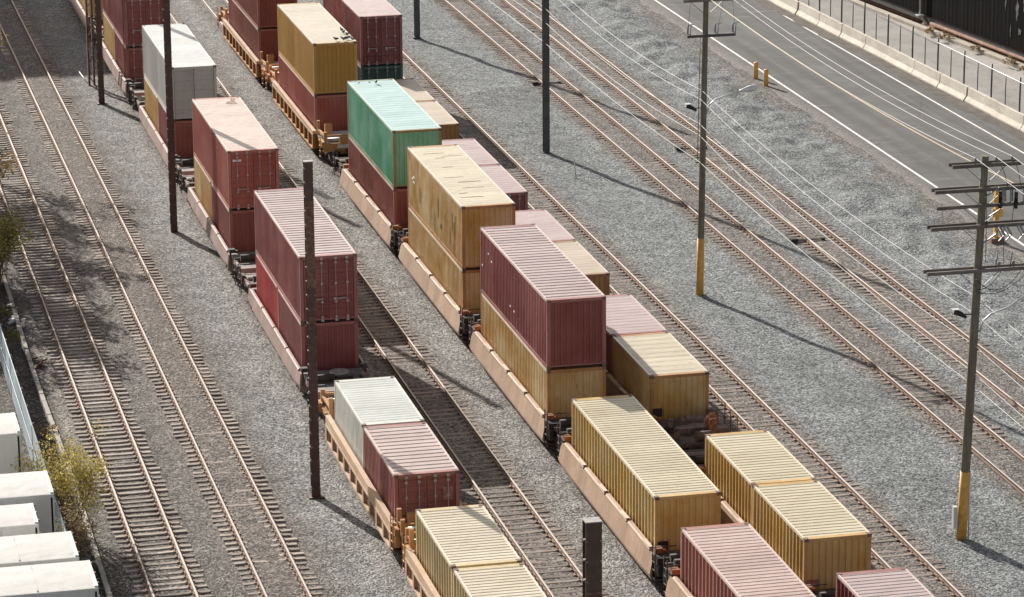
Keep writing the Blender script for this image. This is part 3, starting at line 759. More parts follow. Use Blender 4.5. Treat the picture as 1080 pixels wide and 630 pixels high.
# birds sitting on the roofs of the mustard and green boxes
plain('bird_dark', (0.05, 0.05, 0.055), 0.7); plain('bird_grey', (0.16, 0.17, 0.19), 0.7)
def bird_mesh(mt):
    b = MB()
    prof = [(-0.17, 0.010, 0.10), (-0.10, 0.035, 0.105), (-0.02, 0.062, 0.11), (0.05, 0.060, 0.125), (0.10, 0.040, 0.155), (0.125, 0.034, 0.185), (0.155, 0.030, 0.20), (0.18, 0.012, 0.195), (0.205, 0.003, 0.188)]
    b.tube([(0, y, z) for y, r, z in prof], [r for y, r, z in prof], 8)
    for sx in (-1, 1):
        b.add([(sx * 0.055, 0.06, 0.15), (sx * 0.072, -0.02, 0.125), (sx * 0.02, -0.19, 0.115), (sx * 0.04, -0.03, 0.17)], [(0, 1, 2, 3)])
        b.tube([(sx * 0.022, 0.02, 0.07), (sx * 0.024, 0.03, 0.0)], 0.006, 4)
    return b.mesh('bird', mt)
BM = [bird_mesh(MATS['bird_dark']), bird_mesh(MATS['bird_grey'])]
RT = ZU + HU - 0.010
for k, (bx, by, lab) in enumerate([(XB + 0.15, 181.0, 'small dark pigeon on the front roof edge of the mustard container, leftmost of the row'), (XB + 0.55, 180.9, 'small dark pigeon second from the left on the mustard roof edge'), (XB + 0.80, 181.2, 'small dark pigeon near the front right corner of the mustard roof'),
        (XB + 1.02, 180.75, 'small dark pigeon at the front right corner of the mustard roof'), (XB + 0.9, 182.9, 'small dark pigeon on the right roof edge of the mustard container'), (XB + 1.0, 182.2, 'small pigeon on the right roof rail of the mustard container'), (XB + 0.92, 183.5, 'pigeon farthest back on the right roof rail of the mustard container'),
        (XB + 0.1, 169.2, 'grey pigeon standing on the back of the mint roof of the green container')]):
    tag(obj('bird', BM[k % 2], None, (bx, by, RT), random.uniform(0, 6.28)), lab, 'bird', 'pigeons on the container roofs').scale = (1.1,) * 3

# ------------------------------------------------------------------ well cars
plain('wheel_steel', (0.07, 0.052, 0.045), 0.55, 0.4, 0.4)
plain('truck_dark', (0.050, 0.038, 0.034), 0.75, 0.1, 0.5, 4)
plain('deck_dark', (0.070, 0.050, 0.042), 0.85, 0.0, 0.5, 3, (0.17, 0.12, 0.095))
plain('deck_grey', (0.21, 0.19, 0.18), 0.7, 0.1, 0.3, 3)
paint('car_pink', (0.38, 0.252, 0.170), (0.46, 0.322, 0.23), 0.34, 0.65, 'z', 0.55, (0.16, 0.085, 0.055))
paint('car_rose', (0.30, 0.205, 0.178), (0.37, 0.265, 0.235), 0.2, 0.6, 'z', 0.35, (0.15, 0.08, 0.06))
paint('car_orange', (0.42, 0.20, 0.062), (0.48, 0.265, 0.115), 0.3, 0.6, 'z', 0.4, (0.14, 0.065, 0.035))
paint('car_tan', (0.44, 0.29, 0.18), (0.52, 0.375, 0.26), 0.2, 0.6, 'n', 0.3, (0.16, 0.085, 0.055))
plain('chord_pale', (0.56, 0.46, 0.375), 0.6, 0.0, 0.2, 2)
plain('rust_bright', (0.28, 0.105, 0.04), 0.85, 0.0, 0.5, 5)
plain('pale_paint', (0.55, 0.53, 0.49), 0.6, 0.0, 0.25, 4)
plain('pipe_grey', (0.40, 0.39, 0.38), 0.5, 0.3, 0.3)

def bogie(parent, y):
    t = obj('bogie', None, parent, (0, y, 0)); t.empty_display_size = 0.2
    def frame():
        b = MB()
        for sx in (-1, 1):
            x0, x1 = sorted((sx * 0.93, sx * 1.08))
            poly = [(-1.15, 0.36), (-1.15, 0.56), (-0.55, 0.70), (0.55, 0.70), (1.15, 0.56), (1.15, 0.36), (0.85, 0.36), (0.42, 0.24), (-0.42, 0.24), (-0.85, 0.36)]
            n = len(poly); vs = [(x0, a, z) for a, z in poly] + [(x1, a, z) for a, z in poly]
            b.add(vs, [(i, (i + 1) % n, n + (i + 1) % n, n + i) for i in range(n)] + [tuple(range(n)), tuple(range(n, 2 * n))[::-1]])
            for q in (-0.2, 0, 0.2):
                b.tube([(sx * 1.12, q, 0.28), (sx * 1.12, q, 0.56)], 0.07, 8)
            b.box(min(x0, x1) - 0.02, max(x0, x1) + 0.04, -1.02, -0.75, 0.34, 0.58); b.box(min(x0, x1) - 0.02, max(x0, x1) + 0.04, 0.75, 1.02, 0.34, 0.58)
        b.box(-0.95, 0.95, -0.22, 0.22, 0.42, 0.66)
        return b.mesh('side_frame', MATS['truck_dark'], True)
    def wheel():
        b = MB()
        for sx in (-1, 1):
            prof = [(0.64, 0.04), (0.64, 0.44), (0.665, 0.452), (0.695, 0.418), (0.79, 0.408), (0.79, 0.33), (0.74, 0.30), (0.73, 0.12), (0.78, 0.10), (0.78, 0.0)]
            prof = [(sx * a, r) for a, r in prof]
            n = 18; vs = []
            for a, r in prof:
                for k in range(n): vs.append((a, r * math.cos(2 * math.pi * k / n), 0.41 + r * math.sin(2 * math.pi * k / n)))
            b.add(vs, [(i * n + k, i * n + (k + 1) % n, (i + 1) * n + (k + 1) % n, (i + 1) * n + k) for i in range(len(prof) - 1) for k in range(n)], 0, False)
        b.tube([(-0.9, 0, 0.41), (0.9, 0, 0.41)], 0.07, 8)
        return b.mesh('wheelset', MATS['wheel_steel'], True)
    obj('side_frame', cached('bogie_frame', frame), t)
    for q in (-0.88, 0.88): obj('wheelset', cached('wheelset', wheel), t, (0, q, 0))
    return t

def box_into(b, *a, mi=0): b.box(*a, mi)
def well_car(x, y, half_well, ext_far, ext_near, style, label, bog_far=True, bog_near=True, coupler_far=False, coupler_near=False, gear=False):
    """one well unit: origin on the rail centre line below the middle of the well; ext = platform length beyond the well"""
    t = thing('well_car', label, 'rail car', (x, y, 0), group='container well cars of the trains')
    hw = half_well
    pm = {'smooth': 'car_pink', 'slim': 'car_rose', 'ribbed': 'car_orange', 'tanribbed': 'car_tan'}[style]
    ribbed = style in ('ribbed', 'tanribbed')
    RT0 = 1.15 if style == 'ribbed' else 0.98
    for sx in (-1, 1):
        def side():
            b = MB()
            if not ribbed:
                to, bo = (1.46, 1.60) if style == 'smooth' else (1.44, 1.50)
                zt, zm, zb = 1.20, (0.42 if style == 'smooth' else 0.55), 0.26 if style == 'smooth' else 0.40
                ys = [-hw, -hw + 0.5, -hw + 1.5, hw - 1.5, hw - 0.5, hw]; rows = []
                for yy in ys:
                    e = (0.0 if abs(yy) < hw - 1.2 else (0.45 if abs(yy) > hw - 0.2 else 0.28)) * (0.12 if style == 'smooth' else 0.4)
                    zz = zm + e * 0.9; zq = zb + e * 0.9; bx = bo - e * 0.12
                    rows.append([(to - 0.07, yy, zt), (to, yy, zt), (bx, yy, zz), (bx - 0.05, yy, zq), (bx - 0.14, yy, zq), (bx - 0.10, yy, zz + 0.02)])
                vs = [(sx * p[0], p[1], p[2]) for r_ in rows for p in r_]; k = 6; fs = []
                for i in range(len(ys) - 1):
                    for q in range(k): fs.append((i * k + q, i * k + (q + 1) % k, (i + 1) * k + (q + 1) % k, (i + 1) * k + q))
                fs += [tuple(range(k)), tuple((len(ys) - 1) * k + q for q in range(k))[::-1]]
                b.add(vs, fs)
            else:
                x0, x1 = sorted((sx * 1.36, sx * 1.385)); b.box(x0, x1, -hw, hw, 0.34, RT0)
                x0, x1 = sorted((sx * 1.34, sx * 1.52)); b.box(x0, x1, -hw + 0.3, hw - 0.3, 0.24, 0.34)
            return b.mesh('side_sill', MATS[pm], True)
        sd_ = obj('side_sill', cached(('side', style, hw, sx), side), t)
        # top chord, weathered pale, in lengths with small dark gaps where the box guides stand
        if not ribbed:
            n = 4; seg = (2 * hw - 0.8) / n
            def lip():
                b = MB(); xo, xi = (1.475, 1.30) if style == 'smooth' else (1.46, 1.33)
                pts = [(sx * xi, 1.30), (sx * xi, 1.19), (sx * xo, 1.19), (sx * xo, 1.245), (sx * (xo - 0.05), 1.30)]
                if sx > 0: pts = pts[::-1]
                b.prism(pts, -seg / 2 + 0.09, seg / 2 - 0.09); return b.mesh('top_chord', MATS['car_pink' if style == 'smooth' else 'car_rose'], True)
            lm_ = cached(('lip', style, hw, sx), lip)
            def guide():
                b = MB(); x0, x1 = sorted((sx * 1.28, sx * 1.45)); b.box(x0, x1, -0.085, 0.085, 1.18, 1.285); return b.mesh('guide_block', MATS['truck_dark'])
            for k in range(n): obj('top_chord', lm_, t, (0, -hw + 0.4 + seg * (k + 0.5), 0))
            if style == 'smooth':
                def tab():
                    b = MB(); x0, x1 = sorted((sx * 1.335, sx * 1.482)); ya_ = seg / 2 - 0.095
                    b.add([(x0, -ya_ + 0.95, 1.302), (x1, -ya_ + 0.95, 1.302), (x1, -ya_ + 0.02, 1.302), (x0, -ya_ + 0.02, 1.302), (x0, -ya_ + 0.95, 1.308), (x1, -ya_ + 0.95, 1.308), (x1, -ya_ - 0.02, 1.345), (x0, -ya_ - 0.02, 1.345)], [(0, 3, 2, 1), (4, 5, 6, 7), (0, 1, 5, 4), (1, 2, 6, 5), (2, 3, 7, 6), (3, 0, 4, 7)])
                    return b.mesh('guide_tab', MATS['chord_pale'], True)
                for k in range(n): obj('guide_tab', cached(('tab', hw, sx), tab), t, (0, -hw + 0.4 + seg * (k + 0.5), 0))
                for k in range(1, n): obj('guide_block', cached(('gb', sx), guide), t, (0, -hw + 0.4 + seg * k, 0))
        else:
            def chord():
                b = MB(); x0, x1 = sorted((sx * 1.30, sx * 1.50)); b.box(x0, x1, -hw, hw, RT0, 1.33)
                x0, x1 = sorted((sx * 1.47, sx * 1.52)); b.box(x0, x1, -hw, hw, RT0 - 0.09, RT0); return b.mesh('top_chord', MATS['car_tan'])
            obj('top_chord', cached(('chord', style, hw, sx), chord), t)
            def rib():
                b = MB(); x0, x1 = sorted((sx * 1.385, sx * 1.50))
                b.box(x0, x1, -0.085, 0.085, 0.34, RT0 - 0.092); xo, xp = sorted((sx * 1.50, sx * 1.515)); b.box(xo, xp, -0.12, 0.12, 0.34, RT0 - 0.095)
                return b.mesh('rib', MATS[pm])
            n = int(round(2 * hw / 1.32))
            for k in range(n + 1): obj('rib', cached(('rib', style, sx), rib), t, (0, -hw + 0.13 + (2 * hw - 0.26) * k / n, 0))
    def floor():
        b = MB()
        for yy in np.arange(-hw + 0.3, hw, 1.5): b.box(-1.36, 1.36, yy - 0.14, yy + 0.14, 0.135, 0.205)
        b.box(-0.35, 0.35, -hw + 0.1, hw - 0.1, 0.085, 0.134)
        return b.mesh('well_floor', MATS['deck_dark'])
    obj('well_floor', cached(('floor', hw), floor), t)
    deckm = {'smooth': 'deck_dark', 'slim': 'deck_grey', 'ribbed': 'pale_paint', 'tanribbed': 'deck_grey'}[style]
    frm = {'smooth': 'truck_dark', 'slim': 'car_rose', 'ribbed': 'car_orange', 'tanribbed': 'car_orange'}[style]
    for e, ext, bg_, cp in ((-1, ext_near, bog_near, coupler_near), (1, ext_far, bog_far, coupler_far)):
        def platform():
            b = MB()
            yy = lambda a: e * (hw + a)
            def bx(x0, x1, a0, a1, z0, z1, mi=0): b.box(x0, x1, *sorted((yy(a0), yy(a1))), z0, z1, mi)
            bx(-1.28, 1.28, -0.38, min(0.85, ext), 1.02, 1.17)              # bolster deck behind the end bulkhead
            bx(-0.62, 0.62, min(0.85, ext), ext - 0.05, 0.90, 1.10)        # centre sill
            bx(-1.45, 1.45, -0.40, -0.28, 0.30, 1.02, 1)                    # bulkhead of the well
            if ext > 2.0:
                bx(-1.32, 1.32, ext - 0.75, ext - 0.25, 1.00, 1.16)
                bx(-1.40, 1.40, ext - 0.24, ext - 0.10, 0.72, 1.18, 1)      # end sill
                for sx in (-1, 1):
                    x0, x1 = sorted((sx * 1.18, sx * 1.36)); bx(x0, x1, 0.85, ext - 0.75, 1.00, 1.14, 1)
                    x0, x1 = sorted((sx * 0.62, sx * 1.18)); bx(x0, x1, 0.95, ext - 0.8, 0.98, 1.03)
            else:
                for sx in (-1, 1):
                    x0, x1 = sorted((sx * 1.02, sx * 1.44)); bx(x0, x1, -0.25, 0.45, 1.174, 1.26, 1)
                    x0, x1 = sorted((sx * 1.30, sx * 1.47)); bx(x0, x1, 0.0, 0.7, 0.62, 1.018, 1)
            return b.mesh('end_platform', [MATS[deckm], MATS[frm]])
        obj('end_platform', cached(('plat', style, hw, ext, e), platform), t)
        def ladder(side_):
            b = MB(); yy = lambda a: e * (hw + a)
            for sx in (side_,):
                X = sx * 1.50; a0, a1 = (0.05, 0.48) if ext < 2 else (ext - 0.7, ext - 0.25)
                for a in (a0, a1): b.tube([(X, yy(a), 0.38), (X, yy(a), 1.72 if sx < 0 else 1.5)], 0.022, 6)
                for z in (0.42, 0.72, 1.02, 1.32): b.tube([(X, yy(a0), z), (X, yy(a1), z)], 0.018, 6)
                b.tube([(X, yy(a0), 1.5), (X - sx * 0.9, yy(a0), 1.5)], 0.018, 6) if ext < 2 else None
                b.box(*sorted((X - sx * 0.22, X - sx * 0.04)), *sorted((yy(a0 - 0.05), yy(a1 + 0.05))), 0.95, 1.25)
            return b.mesh('ladder', MATS['truck_dark'] if not ribbed else MATS['car_orange'])
        for sd2 in (-1, 1): obj('ladder', cached(('lad', ribbed, hw, ext, e, sd2), lambda: ladder(sd2)), t)
        if ribbed:
            def stanchions():
                b = MB(); yy = lambda a: e * (hw + a)
                for sx in (-1, 1):
                    for a, hh in ((0.15, 1.95), (ext - 0.5, 1.75)):
                        b.box(*sorted((sx * 1.14, sx * 1.30)), *sorted((yy(a), yy(a + 0.16))), 1.174, hh)
                    b.box(*sorted((sx * 1.16, sx * 1.28)), *sorted((yy(0.32), yy(ext - 0.51))), 1.45, 1.53)
                b.box(-1.13, 1.13, *sorted((yy(ext - 0.46), yy(ext - 0.38))), 1.50, 1.58)
                b.box(-0.9, -0.5, *sorted((yy(0.1), yy(0.5))), 1.174, 1.75)
                b.box(-0.45, 0.1, *sorted((yy(ext - 0.36), yy(ext - 0.20))), 0.55, 1.5)
                return b.mesh('end_frame', MATS['car_orange'])
            obj('end_frame', cached(('stan', hw, ext, e), stanchions), t)
            def pipe():
                b = MB(); yy = e * (hw + ext - 0.62); b.tube([(-1.1, yy, 1.27), (1.1, yy, 1.27)], 0.11, 10); return b.mesh('air_pipe', MATS['pipe_grey'])
            obj('air_pipe', cached(('apipe', hw, ext, e), pipe), t)
        else:
            def cyl():
                b = MB(); yy = e * (hw + min(ext - 0.35, 1.15))
                b.tube([(-1.05, yy, 1.30), (-0.2, yy, 1.30)], 0.16, 12); b.tube([(-0.2, yy, 1.30), (0.9, yy, 1.27)], 0.06, 8)
                b.tube([(-1.3, yy + 0.22, 1.22), (1.3, yy + 0.22, 1.22)], 0.04, 6)
                b.box(0.55, 0.95, yy - 0.2, yy + 0.2, 1.10, 1.36)
                return b.mesh('brake_cylinder', MATS['truck_dark'])
            obj('brake_cylinder', cached(('bcyl', hw, ext, e), cyl), t)
            def knuckle(side_):
                b = MB(); yy = lambda a: e * (hw + a)
                for sx in (side_,):
                    b.box(*sorted((sx * 1.12, sx * 1.40)), *sorted((yy(-0.25), yy(0.05))), 1.262, 1.44)
                    b.box(*sorted((sx * 0.95, sx * 1.12)), *sorted((yy(-0.2), yy(0.0))), 1.262, 1.36)
                return b.mesh('corner_bracket', MATS['rust_bright' if style == 'smooth' else 'truck_dark'])
            for sd2 in (-1, 1): obj('corner_bracket', cached(('knu', style, hw, ext, e, sd2), lambda: knuckle(sd2)), t)
        if cp:
            def coupler():
                b = MB(); yy = lambda a: e * (hw + ext + a)
                b.box(-0.09, 0.09, *sorted((yy(-0.1), yy(0.42))), 0.72, 0.90); b.box(-0.20, 0.20, *sorted((yy(0.24), yy(0.47))), 0.66, 0.96)
                b.tube([(0.3, yy(-0.1), 0.8), (0.38, yy(0.2), 0.45), (0.3, yy(0.42), 0.5)], 0.03, 6)
                return b.mesh('coupler', MATS['wheel_steel'])
            obj('coupler', cached(('coup', hw, ext, e), coupler), t)
        if bg_: bogie(t, e * (hw + (1.9 if ext > 2.5 else ext)))
    if gear:   # hand-brake end with reservoirs, wheel, walkway and hand rail
        g = MB(); y0 = -hw
        g.tube([(-0.15, y0 - 0.75, 1.40), (0.75, y0 - 0.75, 1.40)], 0.21, 14); g.tube([(-0.35, y0 - 0.75, 1.40), (-0.15, y0 - 0.75, 1.40)], 0.14, 12)
        g.tube([(-0.25, y0 - 2.5, 1.33), (0.45, y0 - 2.5, 1.33)], 0.2, 12)
        g.box(-0.75, 0.55, y0 - 1.7, y0 - 1.1, 1.17, 1.42); g.box(-1.0, -0.8, y0 - 1.3, y0 - 1.15, 1.17, 1.7); g.box(-1.0, -0.8, y0 - 2.2, y0 - 2.05, 1.17, 1.6)
        g.box(0.85, 1.2, y0 - 0.6, y0 - 0.25, 1.17, 1.75); g.box(0.5, 1.25, y0 - 2.1, y0 - 1.6, 1.17, 1.45)
        g.build('brake_reservoir', plain('rust_dark', (0.11, 0.064, 0.05), 0.8, 0.0, 0.5, 4, (0.22, 0.145, 0.115)), t)
        h = MB()
        for ring in (0.2, 0.27): h.tube([(0.55 + ring * math.cos(a), y0 - 2.0, 1.75 + ring * math.sin(a)) for a in np.linspace(0, 2 * math.pi, 17)], 0.025, 6, caps=False)
        for a in range(4): h.tube([(0.55, y0 - 2.0, 1.75), (0.55 + 0.25 * math.cos(a * 1.57), y0 - 2.0, 1.75 + 0.25 * math.sin(a * 1.57))], 0.018, 5)
        h.box(0.40, 0.70, y0 - 2.25, y0 - 2.02, 1.2, 1.9)
        h.box(0.80, 1.05, y0 - 1.0, y0 - 0.75, 1.3, 1.72)
        h.build('brake_wheel', MATS['rust_bright'], t)
        r_ = MB()
        for yy in (y0 - 0.9, y0 - 1.7, y0 - 2.6): r_.tube([(1.42, yy, 0.5), (1.42, yy, 2.1)], 0.025, 6)
        for z in (1.3, 1.7, 2.1): r_.tube([(1.42, y0 - 0.9, z), (1.42, y0 - 2.6, z)], 0.02, 6)
        r_.build('handrail', MATS['rust_bright'], t)
        p = MB(); p.box(-1.3, 1.3, y0 - 2.9, y0 - 0.4, 1.03, 1.165); p.build('walkway', MATS['deck_dark'], t)
    return t
# left train: four single cars, then the orange articulated car
for yc, lab in ((222.7, 'shaded well car at the far top end of the left train'), (202.45, 'rose well car under the farthest maroon stack of the left train'),
                (182.2, 'rose well car under the pale grey container'), (161.95, 'rose well car under the red container with salmon roof'), (141.75, 'rose well car under the striped maroon container behind the steel post')):
    well_car(XA, yc, 7.0, 2.75, 2.75, 'slim', lab, coupler_far=True, coupler_near=True)
hb = MB(); 
plain('hatch_disc', (0.42, 0.40, 0.37), 0.5, 0.3, 0.2)
well_car(XA, 121.7, 6.75, 2.6, 1.3, 'tanribbed', 'orange ribbed well car carrying the short white and short red containers', bog_far=True, bog_near=True, coupler_far=True)
well_car(XA, 105.5, 6.75, 1.3, 1.3, 'tanribbed', 'orange ribbed well car under the two cream containers at the bottom edge', bog_far=False, bog_near=True)
# round brake platform plate on the car behind the white box
for o in COL.objects:
    if o.get('label', '').startswith('rose well car under the striped maroon'):
        d = MB(); d.tube([(0.18, -7.2, 1.175), (0.18, -7.2, 1.27)], 0.42, 20); d.tube([(0.18, -7.2, 1.27), (0.18, -7.2, 1.33)], 0.06, 10); d.build('bearing_plate', MATS['hatch_disc'], o)
        d = MB(); d.box(0.75, 1.25, -9.6, -8.1, 1.162, 1.30); d.box(0.55, 0.7, -9.4, -8.4, 1.162, 1.5); d.build('brake_box', MATS['truck_dark'], o)
# middle train
for yc, lab in ((206.2, 'orange ribbed well car at the far top end of the middle train'), (186.5, 'orange ribbed well car under the mustard container')):
    well_car(XB, yc, 6.9, 2.75, 2.75, 'ribbed', lab, coupler_far=True, coupler_near=True)
for i, (yc, lab) in enumerate(((164.21, 'pinkish smooth sided well car under the green container'), (148.45, 'pinkish smooth sided well car under the rust streaked yellow stack'), (132.62, 'pinkish smooth sided well car under the maroon and yellow stack of the middle train'),
                (116.45, 'pinkish smooth sided well car under the long ribbed yellow container'), (100.9, 'pinkish smooth sided well car under the salmon container at the bottom edge'))):
    well_car(XB, yc, 6.75, 2.7 if i == 0 else 1.1, 1.1, 'smooth', lab, bog_far=(i == 0), bog_near=True, coupler_far=(i == 0))
# right train
for i, (yc, lab) in enumerate(((193.6, 'pinkish well car under the maroon and dark green stack of the right train'), (178.4, 'pinkish well car under the two tan containers'), (162.7, 'pinkish well car under the two pink roofed containers'),
                (147.0, 'pinkish well car under the pink and pale yellow containers'), (131.35, 'pinkish well car with the open brake platform, reservoirs and hand rail'))):
    well_car(XC, yc, 6.75, 1.0, 2.9 if i == 4 else 1.0, 'smooth', lab, bog_far=(i == 0), bog_near=True, coupler_near=(i == 4), gear=(i == 4))
well_car(XC, 111.4, 6.75, 2.9, 1.0, 'smooth', 'pinkish well car under the two ribbed yellow short containers of the right train', coupler_far=True)
well_car(XC, 95.8, 6.75, 1.0, 1.0, 'smooth', 'pinkish well car under the maroon container in the bottom right corner', bog_far=False)

# ------------------------------------------------------------------ steel posts beside the left train
plain('post_brown', (0.070, 0.038, 0.031), 0.55, 0.1, 0.35, 3.0)
plain('post_rust', (0.115, 0.055, 0.038), 0.8, 0.1, 0.6, 6.0, (0.20, 0.12, 0.085))
plain('post_cap', (0.30, 0.28, 0.26), 0.7)
def steel_post(x, y, h, label, rust=(), w=0.165):
    t = thing('steel_post', label, 'post', (x, y, -0.3), group='dark steel posts beside the left train')
    b = MB(); d = w * 0.85
    zs = [0, h]
    b.box(-w, w, -d, -d + 0.018, 0, h); b.box(-w, w, d - 0.018, d, 0, h); b.box(-w + 0.05, -w + 0.065, -d + 0.019, d - 0.019, 0, h); b.box(w - 0.065, w - 0.05, -d + 0.019, d - 0.019, 0, h)
    b.build('shaft', MATS['post_brown'], t)
    rv = MB()
    for z in np.arange(0.4, h, 0.55):
        for sx in (-1, 1): rv.box(sx * (w - 0.03) - 0.018, sx * (w - 0.03) + 0.018, -d - 0.012, -d - 0.001, z - 0.018, z + 0.018)
        rv.box(-w - 0.02, -w + 0.049, -0.05, 0.05, z - 0.02, z + 0.02)
    stuff(rv.build('rivets', MATS['post_cap'], t))
    p = MB(); p.box(-0.3, 0.3, -0.3, 0.3, 0.0, 0.06); p.box(-w - 0.01, w + 0.01, -d - 0.01, d + 0.01, 0.061, 0.3); p.build('base_plate', MATS['post_brown'], t)
    cpl = MB(); cpl.box(-w - 0.006, w + 0.006, -d - 0.006, d + 0.006, h, h + 0.03); cpl.build('cap_plate', MATS['post_cap'], t)
    for z0, z1 in rust:
        q = MB(); q.box(-w - 0.001, w + 0.001, -d - 0.006, -d - 0.0005, z0, z1); q.build('cover_plate', MATS['post_rust'], t)
    for z in np.arange(2.2, h - 0.4, 2.35):
        q = MB(); q.box(-w - 0.008, w + 0.008, -d - 0.009, -d - 0.0065, z, z + 0.05); q.build('splice_band', MATS['post_rust'], t)
    return t
steel_post(20.62, 123.3, 13.3, 'dark steel post rising in front of the striped maroon container', ((8.4, 11.8), (6.9, 7.25)))
steel_post(20.80, 165.6, 15.5, 'tall dark steel post in front of the pale grey container')
steel_post(20.75, 197.2, 15.5, 'dark steel post farthest back, beside the rusty laced post')
steel_post(20.64, 80.4, 13.55, 'dark steel post whose flat top shows at the bottom edge', ((9.2, 10.9),), 0.215)
def laced_post(x, y, h):
    t = thing('laced_post', 'rusty laced steel post with gaps, behind the farthest dark post', 'post', (x, y, -0.3))
    for sx in (-1, 1):
        b = MB(); b.box(sx * 0.15 - 0.06, sx * 0.15 + 0.06, -0.14, 0.14, 0, h); b.build('channel', MATS['post_rust'], t)
    for k, z in enumerate(np.arange(0.2, h - 0.4, 0.42)):
        b = MB(); sgn = 1 if k % 2 else -1
        b.bar((-0.13 * sgn, -0.146, z), (0.13 * sgn, -0.146, z + 0.42), 0.010, 0.06, upv=(1, 0, 0.3)); b.build('lacing_bar', MATS['post_cap'] if k % 3 else MATS['post_rust'], t)
    p = MB(); p.box(-0.3, 0.3, -0.3, 0.3, 0.0, 0.06); p.build('base_plate', MATS['post_rust'], t)
laced_post(20.75, 202.4, 15.0)
b = MB(); b.tube([(0, 0, 0), (-0.25, 2.2, 0.25)], 0.03, 6); tag(b.build('white_rod', MATS['decal_white'], None, (20.55, 203.0, -0.22)), 'white rod lying on the gravel left of the rusty laced post', 'rod')
b = MB(); b.tube([(0, 0, 0), (-0.12, 0, 1.15)], 0.03, 6); tag(b.build('marker_stake', plain('stake', (0.5, 0.46, 0.38), 0.8), None, (43.2, 171.7, -0.28)), 'thin pale stake in the gravel beside the steel pole shadow', 'stake')

# ------------------------------------------------------------------ utility poles and wires
wood('pole_wood', (0.105, 0.092, 0.069), (0.215, 0.195, 0.152), 'z')
wood('arm_wood', (0.085, 0.073, 0.066), (0.20, 0.178, 0.16), 'x')
plain('pole_steel', (0.075, 0.075, 0.078), 0.55, 0.3, 0.3, 2.0)
plain('bollard_orange', (0.78, 0.42, 0.115), 0.6, 0.0, 0.2, 5.0)
plain('pole_yellow', (0.70, 0.385, 0.085), 0.6, 0.0, 0.25, 5.0)
plain('porcelain', (0.22, 0.24, 0.25), 0.5, 0.0, 0.2)
plain('black_rubber', (0.018, 0.018, 0.02), 0.5)
plain('wire_metal', (0.50, 0.50, 0.51), 0.6, 0.0, 0.1)
plain('lamp_grey', (0.62, 0.63, 0.64), 0.4, 0.3, 0.15)
def insulator():
    b = MB(); b.tube([(0, 0, 0), (0, 0, 0.10), (0, 0, 0.11), (0, 0, 0.15), (0, 0, 0.16), (0, 0, 0.21), (0, 0, 0.24)], [0.02, 0.03, 0.075, 0.04, 0.075, 0.045, 0.03], 8)
    return b.mesh('insulator', MATS['porcelain'])
def fuse_cutout():
    b = MB(); b.tube([(0, 0, 0.1), (0, -0.02, 0.5)], 0.04, 8); b.tube([(0.11, -0.04, 0.06), (0.13, -0.08, 0.54)], 0.022, 6); b.bar((0, 0, 0.5), (0.3, -0.06, 0.56), 0.04, 0.04); b.bar((0, 0, 0.1), (0.14, -0.04, 0.06), 0.05, 0.04)
    return b.mesh('fuse_cutout', MATS['porcelain'])
def shaft(t, h, top_dx, r0, r1, mt, zy=None):
    b = MB(); n = 8; pts = [(top_dx * k / n, 0, h * k / n) for k in range(n + 1)]; rad = [r0 + (r1 - r0) * k / n for k in range(n + 1)]
    b.tube(pts, rad, 14); b.build('shaft', mt, t)
    if zy:
        q = MB(); pts = [(top_dx * a / h, 0, a) for a in (0, zy)]; q.tube(pts, [r0 + 0.012, r0 + 0.010 - (r0 - r1) * zy / h], 14); q.build('yellow_sleeve', MATS['pole_yellow'], t)
def arm(t, z, x0, x1, double=True, px=0.0, steel=False):
    for dy in ((-0.20, 0.20) if double else (-0.19,)):
        b = MB(); b.box(x0, x1, dy - 0.05, dy + 0.05, z - 0.065, z + 0.065); b.build('crossarm', MATS['pole_steel'] if steel else MATS['arm_wood'], t)
    if not steel:
        b = MB()
        for sx in (-1, 1):
            b.bar((px + sx * 0.75, -0.15, z - 0.07), (px + sx * 0.13, -0.15, z - 0.62), 0.03, 0.02)
        b.build('arm_brace', MATS['pole_steel'], t)
def jumper(t, a, bb, sag, mt='black_rubber', r=0.013):
    a, bb = Vector(a), Vector(bb); b = MB()
    b.tube([a.lerp(bb, k / 10) - Vector((0, 0, sag * 4 * (k / 10) * (1 - k / 10))) for k in range(11)], r, 5); b.build('jumper_cable', MATS[mt], t)
def street_lamp(t, px, z, L=2.4, rise=0.75, azim=0.0):
    """curved arm on the pole with an elongated head"""
    ca, sa = math.cos(azim), math.sin(azim)
    pts = [(0.12, -0.3), (0.25, 0.1), (0.55, 0.35), (1.2, 0.55), (L - 0.75, rise - 0.05)]
    b = MB(); b.tube([(px + a * ca, a * sa, z + h) for a, h in pts], 0.04, 8); b.build('lamp_arm', MATS['lamp_grey'], t)
    q = MB(); hp = [(L - 0.8, 0.02, rise - 0.06), (L - 0.6, 0.07, rise - 0.03), (L - 0.3, 0.14, rise + 0.02), (L - 0.05, 0.15, rise + 0.06), (L + 0.1, 0.06, rise + 0.07)]
    q.tube([(px + a * ca, a * sa, z + h) for a, r_, h in hp], [r_ for a, r_, h in hp], 10); q.build('lamp_head', MATS['lamp_grey'], t)
def floodlight(t, px, z):
    q = MB(); q.bar((px - 0.12, 0, z), (px - 0.4, -0.05, z + 0.02), 0.05, 0.05); q.build('flood_arm', MATS['pole_steel'], t)
    q = MB(); q.tube([(px - 0.36, -0.1, z - 0.1), (px - 0.50, 0.02, z + 0.0), (px - 0.75, 0.14, z + 0.10)], [0.05, 0.09, 0.11], 10); q.build('flood_head', MATS['dark_steel'], t)
    q = MB(); q.box(px - 0.85, px - 0.58, 0.0, 0.22, z + 0.18, z + 0.20); q.build('flood_shade', MATS['lamp_grey'], t)
IM = insulator(); FC = fuse_cutout()
